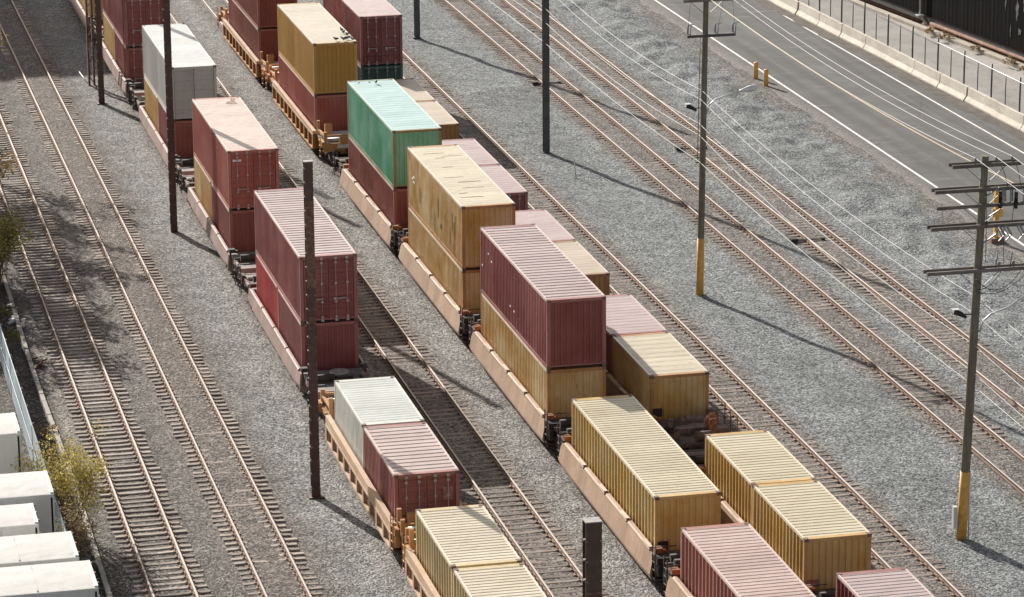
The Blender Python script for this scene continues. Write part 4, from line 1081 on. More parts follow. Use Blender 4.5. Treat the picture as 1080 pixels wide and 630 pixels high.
PY = {'P0': 211.9, 'P1': 177.9, 'P2': 147.6, 'P3': 112.6}
PX = {'P0': 42.75, 'P1': 43.05, 'P2': 43.09, 'P3': 43.05}
ZB = -0.28
# two dark steel poles
for key, lab in (('P0', 'dark steel pole cut by the top edge right of the pink roofed maroon container'), ('P1', 'tall dark steel pole right of the trains in the middle of the photo')):
    t = thing('steel_pole', lab, 'pole', (PX[key], PY[key], ZB), group='dark steel poles between the tracks')
    b = MB(); hh = 15.2; b.box(-0.15, 0.15, -0.15, -0.13, 0, hh); b.box(-0.15, 0.15, 0.13, 0.15, 0, hh); b.box(-0.02, 0.02, -0.129, 0.129, 0, hh); b.build('shaft', MATS['pole_steel'], t)
    for z in (2.6, 4.6, 6.3): 
        q = MB(); q.box(0.151, 0.20, -0.08, 0.08, z, z + 0.35); q.build('clamp', MATS['zinc'] if z > 3 else MATS['pole_yellow'], t)
    q = MB(); q.tube([(0.17, -0.1, 0.1), (0.17, -0.1, hh - 0.3)], 0.03, 6); q.build('conduit', MATS['pole_steel'], t)
    q = MB(); q.box(-0.26, 0.26, -0.26, 0.26, 0, 0.07); q.build('base_plate', MATS['pole_steel'], t)
# wooden pole in the middle
t2 = thing('utility_pole', 'wooden utility pole with yellow foot and lamp arm, right of the middle', 'utility pole', (PX['P2'], PY['P2'], ZB), group='wooden utility poles')
shaft(t2, 15.4, 0.20, 0.165, 0.125, MATS['pole_wood'], 2.75)
arm(t2, 14.0, -0.95, 1.42, False, 0.18); arm(t2, 12.35, -0.75, 1.55, False, 0.15, True)
for xx in (0.0, 1.02, 1.38): obj('insulator', IM, t2, (xx, -0.19, 14.068))
for xx in (-0.72, 0.58, 1.42): obj('fuse_cutout', FC, t2, (xx, -0.19, 12.38))
for xx, x2 in ((-0.70, -0.6), (0.75, 0.95), (1.5, 1.38)): jumper(t2, (xx, -0.22, 12.85), (x2, -0.2, 13.95), -0.05, 'pole_steel', 0.008)
street_lamp(t2, 0.12, 8.95, 2.45, 0.75); floodlight(t2, 0.1, 8.95)
q = MB(); q.tube([(-0.17, -0.06, 6.5), (-0.1, -0.08, 12.3)], 0.02, 6); q.tube([(0.24, 0, 7.4), (0.2, 0, 8.8)], 0.025, 6); q.build('conduit', MATS['pole_steel'], t2)
# wooden pole on the right
t3 = thing('utility_pole', 'leaning wooden utility pole with five crossarms and yellow foot at the right edge', 'utility pole', (PX['P3'], PY['P3'], ZB), group='wooden utility poles')
LEAN = 0.47
def lx(z): return LEAN * z / 14.5
shaft(t3, 14.55, LEAN, 0.185, 0.14, MATS['pole_wood'], 2.62)
for z, hwid, dbl in ((14.25, 1.30, True), (13.35, 1.90, True), (12.75, 1.80, False), (11.98, 1.98, True), (10.32, 2.03, True)):
    arm(t3, z, lx(z) - hwid, lx(z) + hwid, dbl, lx(z))
for xx in (-0.42, 0.38, 0.98): obj('insulator', IM, t3, (lx(14.25) + xx, -0.2, 14.318))
for xx in (0.78, 1.05, 1.55): 
    o = obj('fuse_cutout', FC, t3, (lx(13) + xx, -0.22, 13.38)); o.rotation_euler = (0, R(180), R(15))
    obj('fuse_cutout', FC, t3, (lx(12) + xx - 0.2, -0.24, 12.05)).rotation_euler = (0, R(150), 0)
for xx in (0.72, 1.28): 
    obj('insulator', IM, t3, (lx(10.3) + xx, -0.2, 10.388)); q = MB(); q.tube([(lx(10.3) + xx - 0.12, -0.2, 10.39), (lx(10.3) + xx - 0.05, -0.2, 10.95)], 0.018, 5); q.build('bushing', MATS['dark_steel'], t3)
for a, bb, sg in (((0.2, -0.2, 10.0), (1.9, -0.25, 10.25), 0.55), ((0.25, -0.15, 9.6), (1.2, -0.2, 10.3), 0.2), ((0.3, -0.15, 9.5), (2.2, -0.2, 10.2), 0.35), ((1.2, -0.2, 12.0), (1.25, -0.2, 10.5), 0.1), ((0.5, -0.2, 13.2), (0.55, -0.2, 10.6), 0.05), ((1.6, -0.2, 13.3), (1.5, -0.2, 12.1), 0.1), ((0.85, -0.2, 14.3), (1.3, -0.2, 13.4), -0.25), ((1.45, -0.2, 14.3), (1.8, -0.2, 13.4), -0.3)):
    jumper(t3, a, bb, sg)
q = MB()
for z in (13.05, 12.2, 11.35): q.bar((0.42, -0.2, z), (0.95, -0.25, z + 0.35), 0.05, 0.05)
q.build('bracket', MATS['fence_wire'] if 'fence_wire' in MATS else plain('fence_wire', (0.30, 0.31, 0.32), 0.5, 0.5, 0.2), t3)
for z in (12.9, 13.1): 
    q = MB(); q.tube([(1.0, -0.3, z - 0.25), (1.0, -0.3, z + 0.15)], 0.07, 8); q.tube([(1.6, -0.3, z - 0.3), (1.6, -0.3, z + 0.1)], 0.07, 8); q.build('arrester', MATS['black_rubber'], t3)
street_lamp(t3, 0.35, 8.25, 2.6, 1.0); floodlight(t3, 0.27, 8.65)
q = MB(); q.tube([(0.33, -0.05, 7.2), (0.36, -0.05, 9.3)], 0.025, 6)
for z in np.arange(7.3, 9.4, 0.35): q.bar((0.2, -0.05, z), (0.46, -0.05, z), 0.03, 0.03)
q.build('step_irons', MATS['pole_steel'], t3)
q = MB(); q.box(-0.36, -0.20, -0.1, 0.1, 0.45, 1.28); q.build('meter_box', MATS['lamp_grey'], t3)
q = MB(); q.tube([(0.24, -0.1, 0.0), (0.24, -0.1, 2.6)], 0.03, 6); q.build('conduit', MATS['lamp_grey'], t3)

def wire(pts, sag, label, r=0.0115):
    b = MB(); allp = []
    for (a, d) in zip(pts[:-1], pts[1:]):
        a, d = Vector(a), Vector(d); n = 14
        sg = sag if abs(d.y - a.y) > 20 else 0
        for k in range(n + (1 if d is Vector(pts[-1]) else 0)):
            f = k / n; allp.append(a.lerp(d, f) - Vector((0, 0, sg * 4 * f * (1 - f))))
    allp.append(Vector(pts[-1]))
    b.tube(allp, r, 5); tag(b.build('overhead_wire', MATS['wire_metal']), label, 'overhead wire', 'overhead wires along the pole line')
XW = 43.0
for z0, z1, z2, z3, dx, sg, lab in (
   (5.9, 5.92, 6.14, 5.68, 0.0, 0.25, 'lowest cable strung along the poles above the gravel, left of the farthest track'),
   (7.1, 7.08, 7.39, 6.15, 0.0, 0.40, 'second lowest cable along the poles, crossing the left rail of the farthest track'),
   (7.9, 7.86, 7.93, 7.20, 0.0, 0.45, 'middle cable along the poles, running over the farthest track'),
   (9.1, 9.05, 9.08, 8.35, 0.05, 0.55, 'cable meeting the middle wooden pole at its lamp arm, bright over the gravel'),
   (9.6, 9.55, 9.48, 8.96, 0.12, 0.50, 'thin cable just above the one at the lamp arm of the middle wooden pole')):
    wire([(XW + dx + 0.2, 245, z0), (XW + dx, 177.9, z1), (XW + dx, 147.6, z2), (43.3 + dx, 112.6, z3), (43.5 + dx, 78, z3)], sg, lab)
for xa, xb, lab in ((43.09, 43.09, 'leftmost of the three top wires above the road'), (44.11, 43.88, 'middle one of the three top wires above the road'), (44.47, 44.48, 'rightmost of the three top wires above the road')):
    wire([(xa, 177.9, 14.3), (xa, 147.4, 14.02), (xb, 112.4, 14.25), (xb + 0.1, 78, 14.2)], 0.45, lab, 0.0105)

# yellow roadside post behind the right pole, two bollards
t = thing('meter_post', 'yellow roadside post with boxes on a brown footing, behind the right wooden pole', 'utility post', (59.9, 153.2, -0.28))
b = MB(); b.box(-0.1, 0.1, -0.1, 0.1, 0.3, 2.75); b.build('post', MATS['pole_yellow'], t)
for z, w in ((2.0, 0.24), (1.35, 0.28)): 
    b = MB(); b.box(-w, w, -0.19, -0.101, z, z + 0.42); b.build('box', MATS['pole_yellow'], t)
b = MB(); b.box(-0.34, 0.34, -0.34, 0.34, 0, 0.3); b.build('footing', plain('brown_block', (0.24, 0.145, 0.09), 0.85), t)
b = MB(); b.box(-0.16, 0.16, -0.16, 0.16, 2.751, 2.86); b.build('cap', MATS['rust_bright'], t)
for (bx, by), lab in (((59.98, 193.7), 'yellow bollard, left of the two at the road edge'), ((59.93, 191.5), 'yellow bollard, right of the two at the road edge')):
    t = thing('bollard', lab, 'bollard', (bx, by, -0.30), group='yellow bollards at the road edge')
    b = MB(); b.tube([(0, 0, 0), (0, 0, 1.06), (0, 0, 1.10), (0, 0, 1.12)], [0.14, 0.14, 0.11, 0.05], 16); b.build('post', MATS['bollard_orange'], t)
    b = MB(); b.tube([(0, 0, 0.0), (0, 0, 0.06)], 0.26, 16); b.build('footing', concrete('footing', (0.34, 0.27, 0.22), 2.0), t)
    b = MB(); b.tube([(0, 0, 0.98), (0, 0, 1.03)], 0.147, 16); b.build('band', MATS['bollard_orange'], t)

# ------------------------------------------------------------------ barrier, fence, wall on the right
concrete('barrier_concrete', (0.58, 0.53, 0.45), 0.7, (0.17, 0.14, 0.11), 0.5)
JB = [(-0.30, 0.0), (0.30, 0.0), (0.30, 0.08), (0.13, 0.33), (0.09, 0.84), (-0.09, 0.84), (-0.13, 0.33), (-0.30, 0.08)]
ang = math.atan(0.0443)
k = 0
y = 166.0; blist = []
while y < 228: blist.append(y); y += 4.06
for i, yy in enumerate(blist):
    b = MB(); jit = rng.uniform(-0.035, 0.035)
    b.prism(JB, -1.985, 1.985)
    o = b.build('barrier', MATS['barrier_concrete'], None, (foot_x(yy) + 0.32 + jit, yy, -0.2), ang + rng.uniform(-0.008, 0.008))
    tag(o, 'concrete barrier segment along the road edge, %s from the right border' % ['first', 'second', 'third', 'fourth', 'fifth', 'sixth', 'seventh', 'eighth', 'ninth', 'tenth', 'eleventh', 'twelfth', 'thirteenth', 'fourteenth', 'fifteenth', 'sixteenth'][i], 'concrete barrier', 'concrete barriers along the road')
plain('fence_steel', (0.12, 0.13, 0.14), 0.5, 0.4, 0.3)
plain('fence_wire', (0.30, 0.31, 0.32), 0.5, 0.5, 0.2)
tf = thing('chain_link_fence', 'chain link fence with grey steel posts on top of the concrete barriers', 'fence', (0, 0, 0))
def fx(y): return foot_x(y) + 0.42
y = 165.3; i = 0
while y < 227:
    b = MB(); thick = i % 2 == 0
    b.tube([(0, 0, 0), (0, 0, 2.05 if thick else 1.75)], 0.055 if thick else 0.032, 8)
    b.build('post', MATS['fence_steel'], tf, (fx(y) + 0.02, y, 0.55)); y += 2.0; i += 1
b = MB(); ph = 1.65; y0f, y1f = 165.3, 226.0; stp = 0.15
for y in np.arange(y0f - ph, y1f, stp):
    for sgn in (-1, 1):
        ya, yb = (y, y + ph) if sgn > 0 else (y + ph, y)
        za, zb = 0.66, 0.66 + ph
        b.tube([(fx(ya), ya, za), (fx(yb), yb, zb)], 0.0035, 3, caps=False)
stuff(b.build('mesh_panel', MATS['fence_wire'], tf, recalc=False))
b = MB(); b.tube([(fx(166), 166, 2.33), (fx(189.3), 189.3, 2.33)], 0.035, 8); b.build('top_rail', MATS['fence_wire'], tf)
b = MB(); b.tube([(fx(189.3), 189.3, 2.2), (fx(226), 226, 2.2)], 0.012, 5); b.build('top_wire', MATS['fence_wire'], tf)
# curb, rusty pipe and black wall
concrete('curb_concrete', (0.42, 0.37, 0.31), 1.5, (0.17, 0.12, 0.08), 0.7)
b = MB(); pts = np.arange(150, 262, 4.0)
for a, d in zip(pts[:-1], pts[1:]): 
    xa, xd = wall_x(a) - 1.0, wall_x(d) - 1.0
    b.add([(xa - 0.22, a, -0.19), (xa - 0.22, a, 0.02), (xa + 0.22, a, 0.05), (xa + 0.22, a, -0.19), (xd - 0.22, d, -0.19), (xd - 0.22, d, 0.02), (xd + 0.22, d, 0.05), (xd + 0.22, d, -0.19)], [(0, 1, 5, 4), (1, 2, 6, 5), (2, 3, 7, 6)])
struct(b.build('kerb', MATS['curb_concrete']))
plain('quay_dirt', (0.24, 0.17, 0.11), 0.95, 0, 0.4, 1.5)
struct(strip('dirt_bed', lambda y: wall_x(y) - 0.8, lambda y: wall_x(y) + 0.05, 150, 262, -0.10, MATS['quay_dirt']))
plain('pipe_rust', (0.13, 0.062, 0.042), 0.8, 0.0, 0.5, 3, (0.17, 0.095, 0.068), spec=0.15)
b = MB(); b.tube([(wall_x(y) - 0.25, y, 0.12) for y in (150, 172, 205.8)], 0.13, 10); b.tube([(wall_x(y) - 0.55, y, 0.12) for y in (206.6, 225, 262)], 0.13, 10)
tag(b.build('rusty_pipe', MATS['pipe_rust']), 'long rusty pipe lying at the foot of the black wall', 'pipe')
mt, nt, bb = newmat('black_wall'); MATS['black_wall'] = mt
tc = nd(nt, 'ShaderNodeTexCoord'); vec, oi = offset_by_object(nt, tc.outputs['Object'])
n1 = noise(nt, mapping(nt, vec, (1.4, 1.4, 0.14)), 1.0, 5, 0.7); n2 = noise(nt, mapping(nt, vec, (0.55, 0.55, 0.35)), 1.0, 6, 0.7)
col = ramp(nt, n1.outputs[0], 0.35, 0.7, (0.0035, 0.0033, 0.0035, 1), (0.010, 0.009, 0.0092, 1)).outputs[0]
pk = ramp(nt, n2.outputs[0], 0.70, 0.73); col = mix(nt, pk.outputs[0], col, (0.20, 0.20, 0.205))
nt.links.new(col, bb.inputs['Base Color']); bb.inputs['Roughness'].default_value = 0.7; bb.inputs['Specular IOR Level'].default_value = 0.04
tw = thing('black_wall', 'black painted steel wall with peeling white patches in the top right corner', 'wall', (0, 0, 0))
pk_ = MB()
yy = 158.0; WH = 9.0
while yy < 250:
    y2_ = yy + 1.5; b = MB()
    xa, xb = wall_x(yy), wall_x(y2_)
    n = 6; vs = []
    for i in range(n + 1):
        f = i / n; ya = yy + (y2_ - yy) * f; xx = xa + (xb - xa) * f + (0.007 if i % 2 else 0.0) + rng.uniform(-0.004, 0.004)
        vs += [(xx, ya + (0.012 if i == 0 else 0), 0.42), (xx, ya + (0.012 if i == 0 else 0), WH)]
    b.add(vs, [(2 * i, 2 * i + 1, 2 * i + 3, 2 * i + 2) for i in range(n)])
    b.build('panel', MATS['black_wall'], tw, recalc=False); yy = y2_
b = MB(); concrete('dark_concrete', (0.10, 0.10, 0.10), 1.2, (0.02, 0.02, 0.02), 0.8)
for a, d in zip(np.arange(158, 250, 4.0), np.arange(162, 254, 4.0)):
    b.add([(wall_x(a) + 0.06, a, -0.19), (wall_x(d) + 0.06, d, -0.19), (wall_x(d) + 0.06, d, 0.42), (wall_x(a) + 0.06, a, 0.42)], [(0, 1, 2, 3)])
b.build('plinth', MATS['dark_concrete'], tw, recalc=False)
# back and roof so the wall is a body
b = MB(); a, d = 158.0, 250.0
vs = [(wall_x(a) + 0.08, a, WH), (wall_x(d) + 0.08, d, WH), (wall_x(d) + 14, d, WH), (wall_x(a) + 14, a, WH), (wall_x(d) + 14, d, -0.19), (wall_x(a) + 14, a, -0.19), (wall_x(a) + 0.08, a, -0.19), (wall_x(d) + 0.08, d, -0.19)]
b.add(vs, [(0, 1, 2, 3), (3, 2, 4, 5), (0, 3, 5, 6), (1, 7, 4, 2)]); b.build('roof', MATS['black_wall'], tw)
b = MB(); ya = 207.6; xa = wall_x(ya) - 0.05; b.tube([(xa - 0.1, ya, 0.1), (xa - 0.1, ya, 9.0)], 0.06, 8); b.box(xa - 0.35, xa + 0.15, ya - 0.25, ya + 0.25, 0.32, 0.4); b.build('downpipe', MATS['lamp_grey'], tw)
plain('peel_white', (0.13, 0.132, 0.135), 0.7, 0, 0.35, 3.0)
def peel(y, z, w, h, seed):
    r = random.Random(seed); b = MB(); n = 22; ring = []
    for k in range(n):
        a = 2 * math.pi * k / n; rr = r.uniform(0.3, 1.15)
        yy = y + w / 2 * math.cos(a) * rr; ring.append((wall_x(yy) - 0.012, yy, z + h / 2 * math.sin(a) * rr))
    back = [(x + 0.008, yy, zz) for x, yy, zz in ring]
    b.add(ring + back, [tuple(range(n))] + [(i, (i + 1) % n, n + (i + 1) % n, n + i) for i in range(n)])
    b.build('paint_patch', MATS['peel_white'], tw)
for i, (y, z, w, h) in enumerate([(194.9, 3.0, 0.4, 1.4), (194.0, 3.6, 0.6, 1.2), (193.3, 2.9, 0.35, 1.6), (196.4, 3.4, 0.25, 1.5), (195.7, 1.5, 0.18, 0.8), (194.5, 1.6, 0.45, 0.5), (193.6, 1.9, 0.3, 1.0), (192.6, 3.0, 0.4, 1.7), (205.3, 4.3, 0.16, 0.9)]): peel(y, z, w, h, i)

# ------------------------------------------------------------------ left border: fence, kerb, trailers
paint('fence_blue', (0.25, 0.315, 0.355), (0.34, 0.40, 0.435), 0.1, 0.6, 'z', 0.4)
tf2 = thing('panel_fence', 'low blue grey sheet fence at the left edge between trailers and track', 'fence', (FENCE_X, 0, 0))
y = 100.0; i = 0
while y < 172:
    b = MB(); jx = rng.uniform(-0.02, 0.02)
    b.box(-0.015 + jx, 0.015 + jx, y + 0.03, y + 2.42, -0.25, 1.52 + rng.uniform(-0.03, 0.03)); b.build('panel', MATS['fence_blue'], tf2)
    b = MB(); b.tube([(0.05, y, -0.3), (0.05, y, 1.62)], 0.035, 8); b.build('post', MATS['fence_steel'], tf2)
    y += 2.45
for z, n_ in ((1.56, 'top_rail'), (0.75, 'mid_rail')):
    b = MB(); b.tube([(-0.045 if z < 1 else 0.0, 100, z), (-0.045 if z < 1 else 0.0, 172, z)], 0.022, 6); b.build(n_, MATS['fence_blue'], tf2)
concrete('old_kerb', (0.36, 0.33, 0.29), 1.8, (0.13, 0.11, 0.09), 0.6)
b = MB(); ys = np.arange(100, 200, 1.0)
for a in ys:
    xk = 11.62 + 0.05 * math.sin(a * 0.21); b.box(xk - 0.09, xk + 0.09, a + 0.01, a + 0.99, -0.45, -0.12 + rng.uniform(-0.02, 0.02))
struct(b.build('kerb', MATS['old_kerb']))
paint('trailer_white', (0.58, 0.575, 0.55), (0.66, 0.655, 0.63), 0.04, 0.45, 'z', 0.15)
paint('trailer_roof', (0.45, 0.44, 0.42), (0.50, 0.49, 0.47), 0.10, 0.65, 'n', 0.25, (0.4, 0.36, 0.31))
plain('tyre', (0.02, 0.02, 0.02), 0.85)
plain('trailer_light', (0.35, 0.05, 0.03), 0.4)
def trailer(x_end, y0, y1, ztop, label, L=13.6, grade=-0.30):
    """box trailer lying along X, its rear doors at x_end"""
    t = thing('box_trailer', label, 'trailer', (x_end, (y0 + y1) / 2, grade), group='white box trailers parked at the left edge')
    w = abs(y1 - y0) / 2; H = ztop - grade; zf = 1.15
    b = MB(); b.box(-L, -0.06, -w + 0.03, w - 0.03, zf, zf + 0.12); b.box(-L, -0.05, -0.45, 0.45, 0.85, 1.14); b.build('chassis', MATS['truck_dark'], t)
    for sy in (-1, 1):
        n = 11; seg = (L - 0.1) / n
        b = MB()
        for k in range(n):
            xa = -L + 0.05 + k * seg; b.box(xa + 0.006, xa + seg - 0.006, *sorted((sy * w, sy * (w - 0.03))), zf + 0.02, H - 0.12)
        b.box(-L, -0.02, *sorted((sy * (w + 0.012), sy * (w - 0.05))), H - 0.119, H - 0.004); b.box(-L, -0.02, *sorted((sy * (w + 0.012), sy * (w - 0.05))), zf - 0.12, zf + 0.019)
        b.build('side_wall', MATS['trailer_white'], t)
    b = MB(); n = 10
    vs = []
    for k in range(n + 1):
        yy = -w + 0.02 + (2 * w - 0.04) * k / n; zz = H + 0.035 * math.sin(math.pi * k / n)
        vs += [(-L, yy, zz), (-0.05, yy, zz)]
    b.add(vs, [(2 * k, 2 * k + 1, 2 * k + 3, 2 * k + 2) for k in range(n)], 0, True)
    b.build('roof', MATS['trailer_roof'], t, recalc=False)
    for k in range(1, 7):
        b = MB(); xa = -k * L / 7; b.box(xa - 0.02, xa + 0.02, -w + 0.12, w - 0.12, H + 0.020, H + 0.0385); b.build('roof_bow', MATS['trailer_roof'], t)
    b = MB(); b.box(-0.12, 0.0, -w, -w + 0.1, zf, H - 0.005); b.box(-0.12, 0.0, w - 0.1, w, zf, H - 0.005); b.box(-0.12, 0.004, -w + 0.101, w - 0.101, H - 0.15, H + 0.04); b.box(-0.12, 0, -w + 0.101, w - 0.101, zf, zf + 0.14); b.build('rear_frame', MATS['trailer_white'], t)
    for sy in (-1, 1):
        d = MB(); d.box(-0.07, -0.02, *sorted((sy * 0.008, sy * (w - 0.105))), zf + 0.15, H - 0.16); dd = d.build('door', MATS['trailer_white'], t)
        for q in (0.35, 0.75):
            m_ = MB(); m_.tube([(0.0, sy * q, zf + 0.1), (0.0, sy * q, H - 0.1)], 0.018, 6); m_.build('locking_rod', MATS['zinc'], dd)
        for z in np.linspace(zf + 0.35, H - 0.35, 5):
            m_ = MB(); m_.box(-0.02, 0.045, *sorted((sy * (w - 0.02), sy * (w - 0.22))), z - 0.05, z + 0.05); m_.build('hinge', MATS['zinc'], dd)
    for sy in (-0.9, 0, 0.9):
        m_ = MB(); m_.box(0.005, 0.05, sy * w * 0.8 - 0.06, sy * w * 0.8 + 0.06, H - 0.02, H + 0.06); m_.build('marker_light', MATS['dark_steel'] if sy else MATS['trailer_light'], t)
    for xa in (-1.6, -2.9):
        for sy in (-1, 1):
            m_ = MB(); m_.tube([(xa, sy * (w - 0.02), 0.5), (xa, sy * (w - 0.55), 0.5)], 0.5, 18); m_.build('wheel', MATS['tyre'], t)
    for sy in (-1, 1):
        m_ = MB(); m_.box(-L + 2.4, -L + 2.55, sy * 0.6 - 0.06, sy * 0.6 + 0.06, 0, 0.84); m_.build('landing_leg', MATS['pole_steel'], t)
trailer(9.35, 122.3, 124.9, 3.5, 'white box trailer farthest back at the left edge, beside the blue grey fence')
trailer(9.70, 113.1, 115.75, 4.1, 'white box trailer second from the back, its end touching the yellow shrub')
trailer(8.90, 110.35, 112.6, 4.0, 'smaller white box trailer, middle one of the five, set farther back from the fence')
trailer(9.85, 106.4, 109.05, 4.1, 'white box trailer second from the bottom left corner')
trailer(10.15, 103.35, 106.03, 4.1, 'white box trailer nearest the bottom left corner')

# ------------------------------------------------------------------ plants
def leaf_mat(name, a, b_, trans=0.25):
    mt, nt, b = newmat(name); MATS[name] = mt
    geo = nd(nt, 'ShaderNodeNewGeometry')
    r = ramp(nt, geo.outputs['Random Per Island'], 0.0, 1.0, (*a, 1), (*b_, 1))
    nt.links.new(r.outputs[0], b.inputs['Base Color']); b.inputs['Roughness'].default_value = 0.6
    tr = nd(nt, 'ShaderNodeBsdfTranslucent'); nt.links.new(r.outputs[0], tr.inputs[0])
    ms = nd(nt, 'ShaderNodeMixShader'); ms.inputs[0].default_value = trans
    nt.links.new(b.outputs[0], ms.inputs[1]); nt.links.new(tr.outputs[0], ms.inputs[2]); nt.links.new(ms.outputs[0], nt.nodes['Material Output'].inputs['Surface'])
    return mt
leaf_mat('leaf_yellow', (0.24, 0.19, 0.045), (0.66, 0.55, 0.17), 0.35)
leaf_mat('leaf_olive', (0.14, 0.13, 0.035), (0.42, 0.37, 0.11), 0.3)
leaf_mat('leaf_green', (0.035, 0.055, 0.018), (0.12, 0.15, 0.05), 0.25)
leaf_mat('leaf_weed', (0.07, 0.085, 0.025), (0.26, 0.23, 0.07), 0.3)
leaf_mat('leaf_dry', (0.22, 0.15, 0.07), (0.50, 0.38, 0.19), 0.2)
plain('bark', (0.085, 0.065, 0.05), 0.9, 0, 0.4, 5); plain('twig', (0.20, 0.15, 0.11), 0.9, 0, 0.4, 5)
def leaf(b, p, d, L, w, r):
    d = d.normalized(); u = Vector((r.uniform(-1, 1), r.uniform(-1, 1), r.uniform(-0.2, 1))); s_ = d.cross(u)
    if s_.length < 1e-3: return
    s_ = s_.normalized() * w; mid = p + d * (L * 0.5) + Vector((0, 0, 0.08 * L))
    b.add([p, mid + s_, p + d * L, mid - s_], [(0, 1, 2, 3)])
def grow(b, p, d, L, rad, depth, r, tips, spread=0.6, n=4, up=0.12):
    pts = [p]; q = p.copy(); dd = d.copy()
    for k in range(n):
        dd = (dd + Vector((r.uniform(-1, 1), r.uniform(-1, 1), r.uniform(-0.4, 1) * up * 3)) * 0.16).normalized()
        q = q + dd * (L / n); pts.append(q)
    b.tube(pts, [rad * (1 - 0.55 * k / n) for k in range(n + 1)], 5 if rad < 0.05 else 7, caps=False)
    if depth == 0:
        tips.append((pts[-1], dd)); tips.append((pts[-2], dd)); return
    for k in range(r.choice((2, 3, 3))):
        i = r.choice((2, 3, n)); base = pts[min(i, n)]
        nd_ = (dd + Vector((r.uniform(-1, 1), r.uniform(-1, 1), r.uniform(-0.3, 0.8))) * spread).normalized()
        grow(b, base, nd_, L * r.uniform(0.6, 0.82), rad * 0.55, depth - 1, r, tips, spread, n, up)
    tips.append((pts[-1], dd))
def shrub(name, x, y, z, h, spread, stems, label, cat, leafm, nleaf, lsize, seed, depth=2, crown='foliage', stemn='stems'):
    r = random.Random(seed); t = thing(name, label, cat, (x, y, z)); b = MB(); tips = []
    for k in range(stems):
        a = r.uniform(0, 6.28); rr = r.uniform(0, 0.25) * spread
        d = Vector((math.cos(a) * r.uniform(0.15, 0.8) * spread, math.sin(a) * r.uniform(0.15, 0.8) * spread, r.uniform(0.8, 1.5))).normalized()
        grow(b, Vector((math.cos(a) * rr, math.sin(a) * rr, 0)), d, h * r.uniform(0.32, 0.5), 0.024 * h / 3, depth, r, tips, 0.6)
    b.build(stemn, MATS['twig'], t, recalc=False)
    lb = MB()
    for k in range(nleaf):
        p, d = r.choice(tips); q = p + Vector((r.gauss(0, 1), r.gauss(0, 1), r.gauss(0, 1))) * 0.13 * h / 3
        leaf(lb, q, Vector((r.uniform(-1, 1), r.uniform(-1, 1), r.uniform(-0.5, 0.9))), lsize * r.uniform(0.6, 1.3), lsize * r.uniform(0.18, 0.36), r)
    lb.build(crown, MATS[leafm], t, recalc=False)
    return t
shrub('shrub', 11.0, 121.0, -0.3, 4.0, 0.85, 15, 'loose yellow green shrub growing between the blue grey fence and the leftmost track', 'shrub', 'leaf_yellow', 4300, 0.12, 5, 2)
shrub('shrub', 10.75, 117.6, -0.3, 2.4, 0.7, 8, 'small brownish yellow shrub beside the end of the white trailers', 'shrub', 'leaf_dry', 1100, 0.11, 6, 2)
shrub('shrub', 11.3, 157.8, -0.3, 3.4, 0.6, 12, 'olive yellow bush cut by the left edge beside the leftmost track', 'shrub', 'leaf_olive', 3600, 0.15, 8, 2)
shrub('shrub', 12.0, 173.5, -0.3, 3.0, 0.4, 9, 'dark green bush cut by the left edge, farthest back', 'shrub', 'leaf_green', 2600, 0.16, 9, 2)
for i, (x, y, h, lm, lab) in enumerate([(11.0, 151.0, 1.1, 'leaf_weed', 'green weeds between the kerb and the blue grey fence, upper clump'), (11.1, 146.5, 1.2, 'leaf_weed', 'green weeds between the kerb and the blue grey fence, lower clump'), (11.2, 157.5, 1.0, 'leaf_olive', 'olive weeds at the left edge beside the kerb'),
        (12.0, 111.5, 0.8, 'leaf_dry', 'dry yellow weeds beside the kerb near the bottom left trailer'), (12.25, 108.6, 0.8, 'leaf_olive', 'olive weeds at the foot of the bottom left trailer'),
        (11.1, 133.5, 0.7, 'leaf_dry', 'dry weeds along the blue grey fence above the yellow shrub')]):
    shrub('weed_clump', x, y, -0.3, h, 1.2, 7, lab, 'weeds', lm, 420, 0.10, 40 + i, 1)
for i, (yy, h) in enumerate([(203.5, 0.7), (201.5, 0.8), (197.5, 0.6), (193.0, 0.7), (191.0, 0.5)]):
    shrub('weed_clump', wall_x(yy) - 1.35, yy, -0.19, h, 1.2, 6, ['brown weeds on the curb below the downpipe of the black wall', 'dry weeds at the curb nearest the break in the rusty pipe', 'brown weeds at the curb left of the peeling wall patch', 'brown weeds at the curb right of the peeling wall patch', 'brown weeds on the curb at the right edge'][i], 'weeds', 'leaf_dry', 260, 0.11, 60 + i, 1)
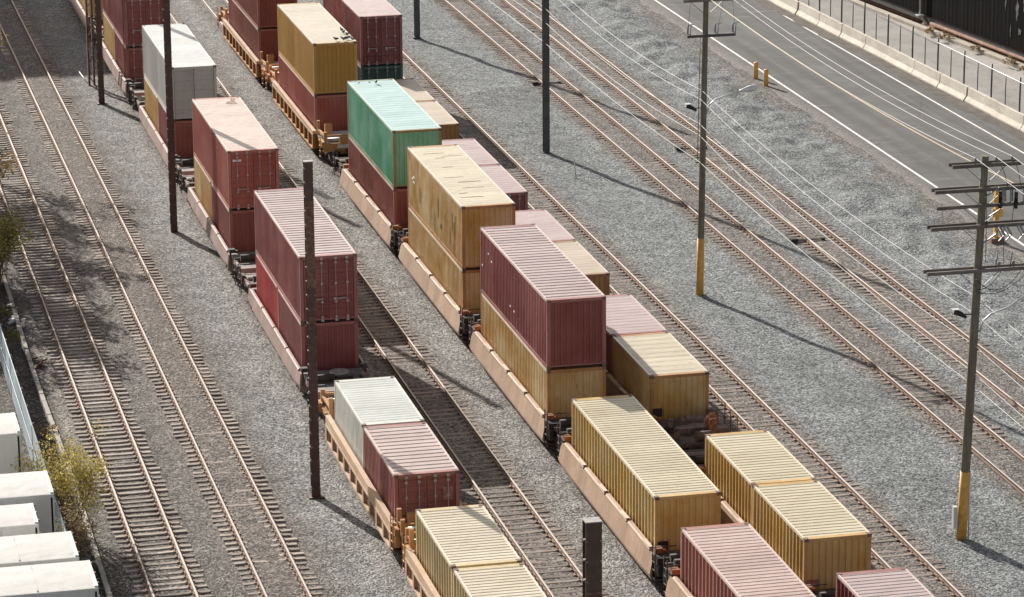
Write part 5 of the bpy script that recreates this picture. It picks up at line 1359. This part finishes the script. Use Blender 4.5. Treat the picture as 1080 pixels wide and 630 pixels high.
# leafless trees standing left of the frame; their shadows lie across the two left tracks
def bare_tree(x, y, h, seed, label):
    r = random.Random(seed); t = thing('bare_tree', label, 'tree', (x, y, -0.3), group='leafless trees beyond the left edge'); b = MB(); tips = []
    b.tube([(0, 0, 0), (0.1, 0.05, h * 0.2), (0.05, -0.1, h * 0.38)], [0.24, 0.19, 0.15], 8); b.build('trunk', MATS['bark'], t, recalc=False)
    b = MB()
    for k in range(6):
        a = k * 1.05 + r.uniform(-0.3, 0.3); d = Vector((math.cos(a) * 0.55, math.sin(a) * 0.55, 1.0)).normalized()
        grow(b, Vector((0.05, -0.1, h * r.uniform(0.24, 0.38))), d, h * r.uniform(0.26, 0.34), 0.095, 3, r, tips, 0.65)
    b.build('crown', MATS['bark'], t, recalc=False)
    lb = MB()
    for k in range(3200):
        p, d = r.choice(tips); leaf(lb, p + Vector((r.gauss(0, 0.22), r.gauss(0, 0.22), r.gauss(0, 0.22))), Vector((r.uniform(-1, 1), r.uniform(-1, 1), r.uniform(-1, 0.4))), 0.22, 0.075, r)
    lb.build('leaves', MATS['leaf_dry'], t, recalc=False)
bare_tree(9.7, 187.0, 11.0, 3, 'thin leaved tree beyond the left edge, farthest one')
bare_tree(9.2, 175.0, 10.5, 4, 'thin leaved tree beyond the left edge, middle one')
bare_tree(8.7, 165.5, 9.0, 12, 'thin leaved tree beyond the left edge, third from the back')
bare_tree(8.3, 157.5, 8.5, 15, 'thin leaved tree beyond the left edge, nearest one')
# added unseen block, sized so its shadow darkens the far left corner of the yard
concrete('warehouse_wall', (0.30, 0.22, 0.18), 0.6, (0.12, 0.09, 0.07), 0.4)
t = thing('warehouse', 'unseen tall block added beyond the top left corner to shade the tracks', 'shadow caster', (0, 0, -0.3))
b = MB(); b.box(-40, 8.2, 256.0, 296, 0, 23.4); b.build('wall', MATS['warehouse_wall'], t)
b = MB(); b.box(-40.3, 8.5, 255.7, 296.3, 23.4, 23.8); b.build('roof', MATS['deck_grey'], t)
for zz in (2.0, 6.2, 10.4, 14.6, 18.8):
    for xx in np.arange(-37, 5, 4.4):
        f = MB(); f.box(xx, xx + 2.2, 255.93, 255.995, zz, zz + 2.2); fo = f.build('window', MATS['pole_steel'], t)
        p = MB(); p.box(xx + 0.1, xx + 2.1, 255.90, 255.929, zz + 0.1, zz + 2.1); p.build('pane', MATS['dark_steel'], fo)

# debris beside the left fence
for i, (x, y, lab) in enumerate([(11.95, 143.9, 'rusty scrap pieces lying between the kerb and the leftmost track'), (11.6, 151.8, 'pale crumpled litter beside the kerb at the left edge')]):
    r = random.Random(i + 5); b = MB()
    for k in range(14):
        px, py = r.gauss(0, 0.3), r.gauss(0, 1.0); sz = r.uniform(0.05, 0.16)
        b.bar((px - sz, py, 0.06), (px + sz, py + r.uniform(-0.2, 0.2), 0.06 + r.uniform(0, 0.14)), sz, sz * 0.6)
    tag(b.build('debris', MATS['post_rust'] if i == 0 else MATS['decal_white'], None, (x, y, -0.27)), lab, 'debris')
bpy.context.view_layer.update()
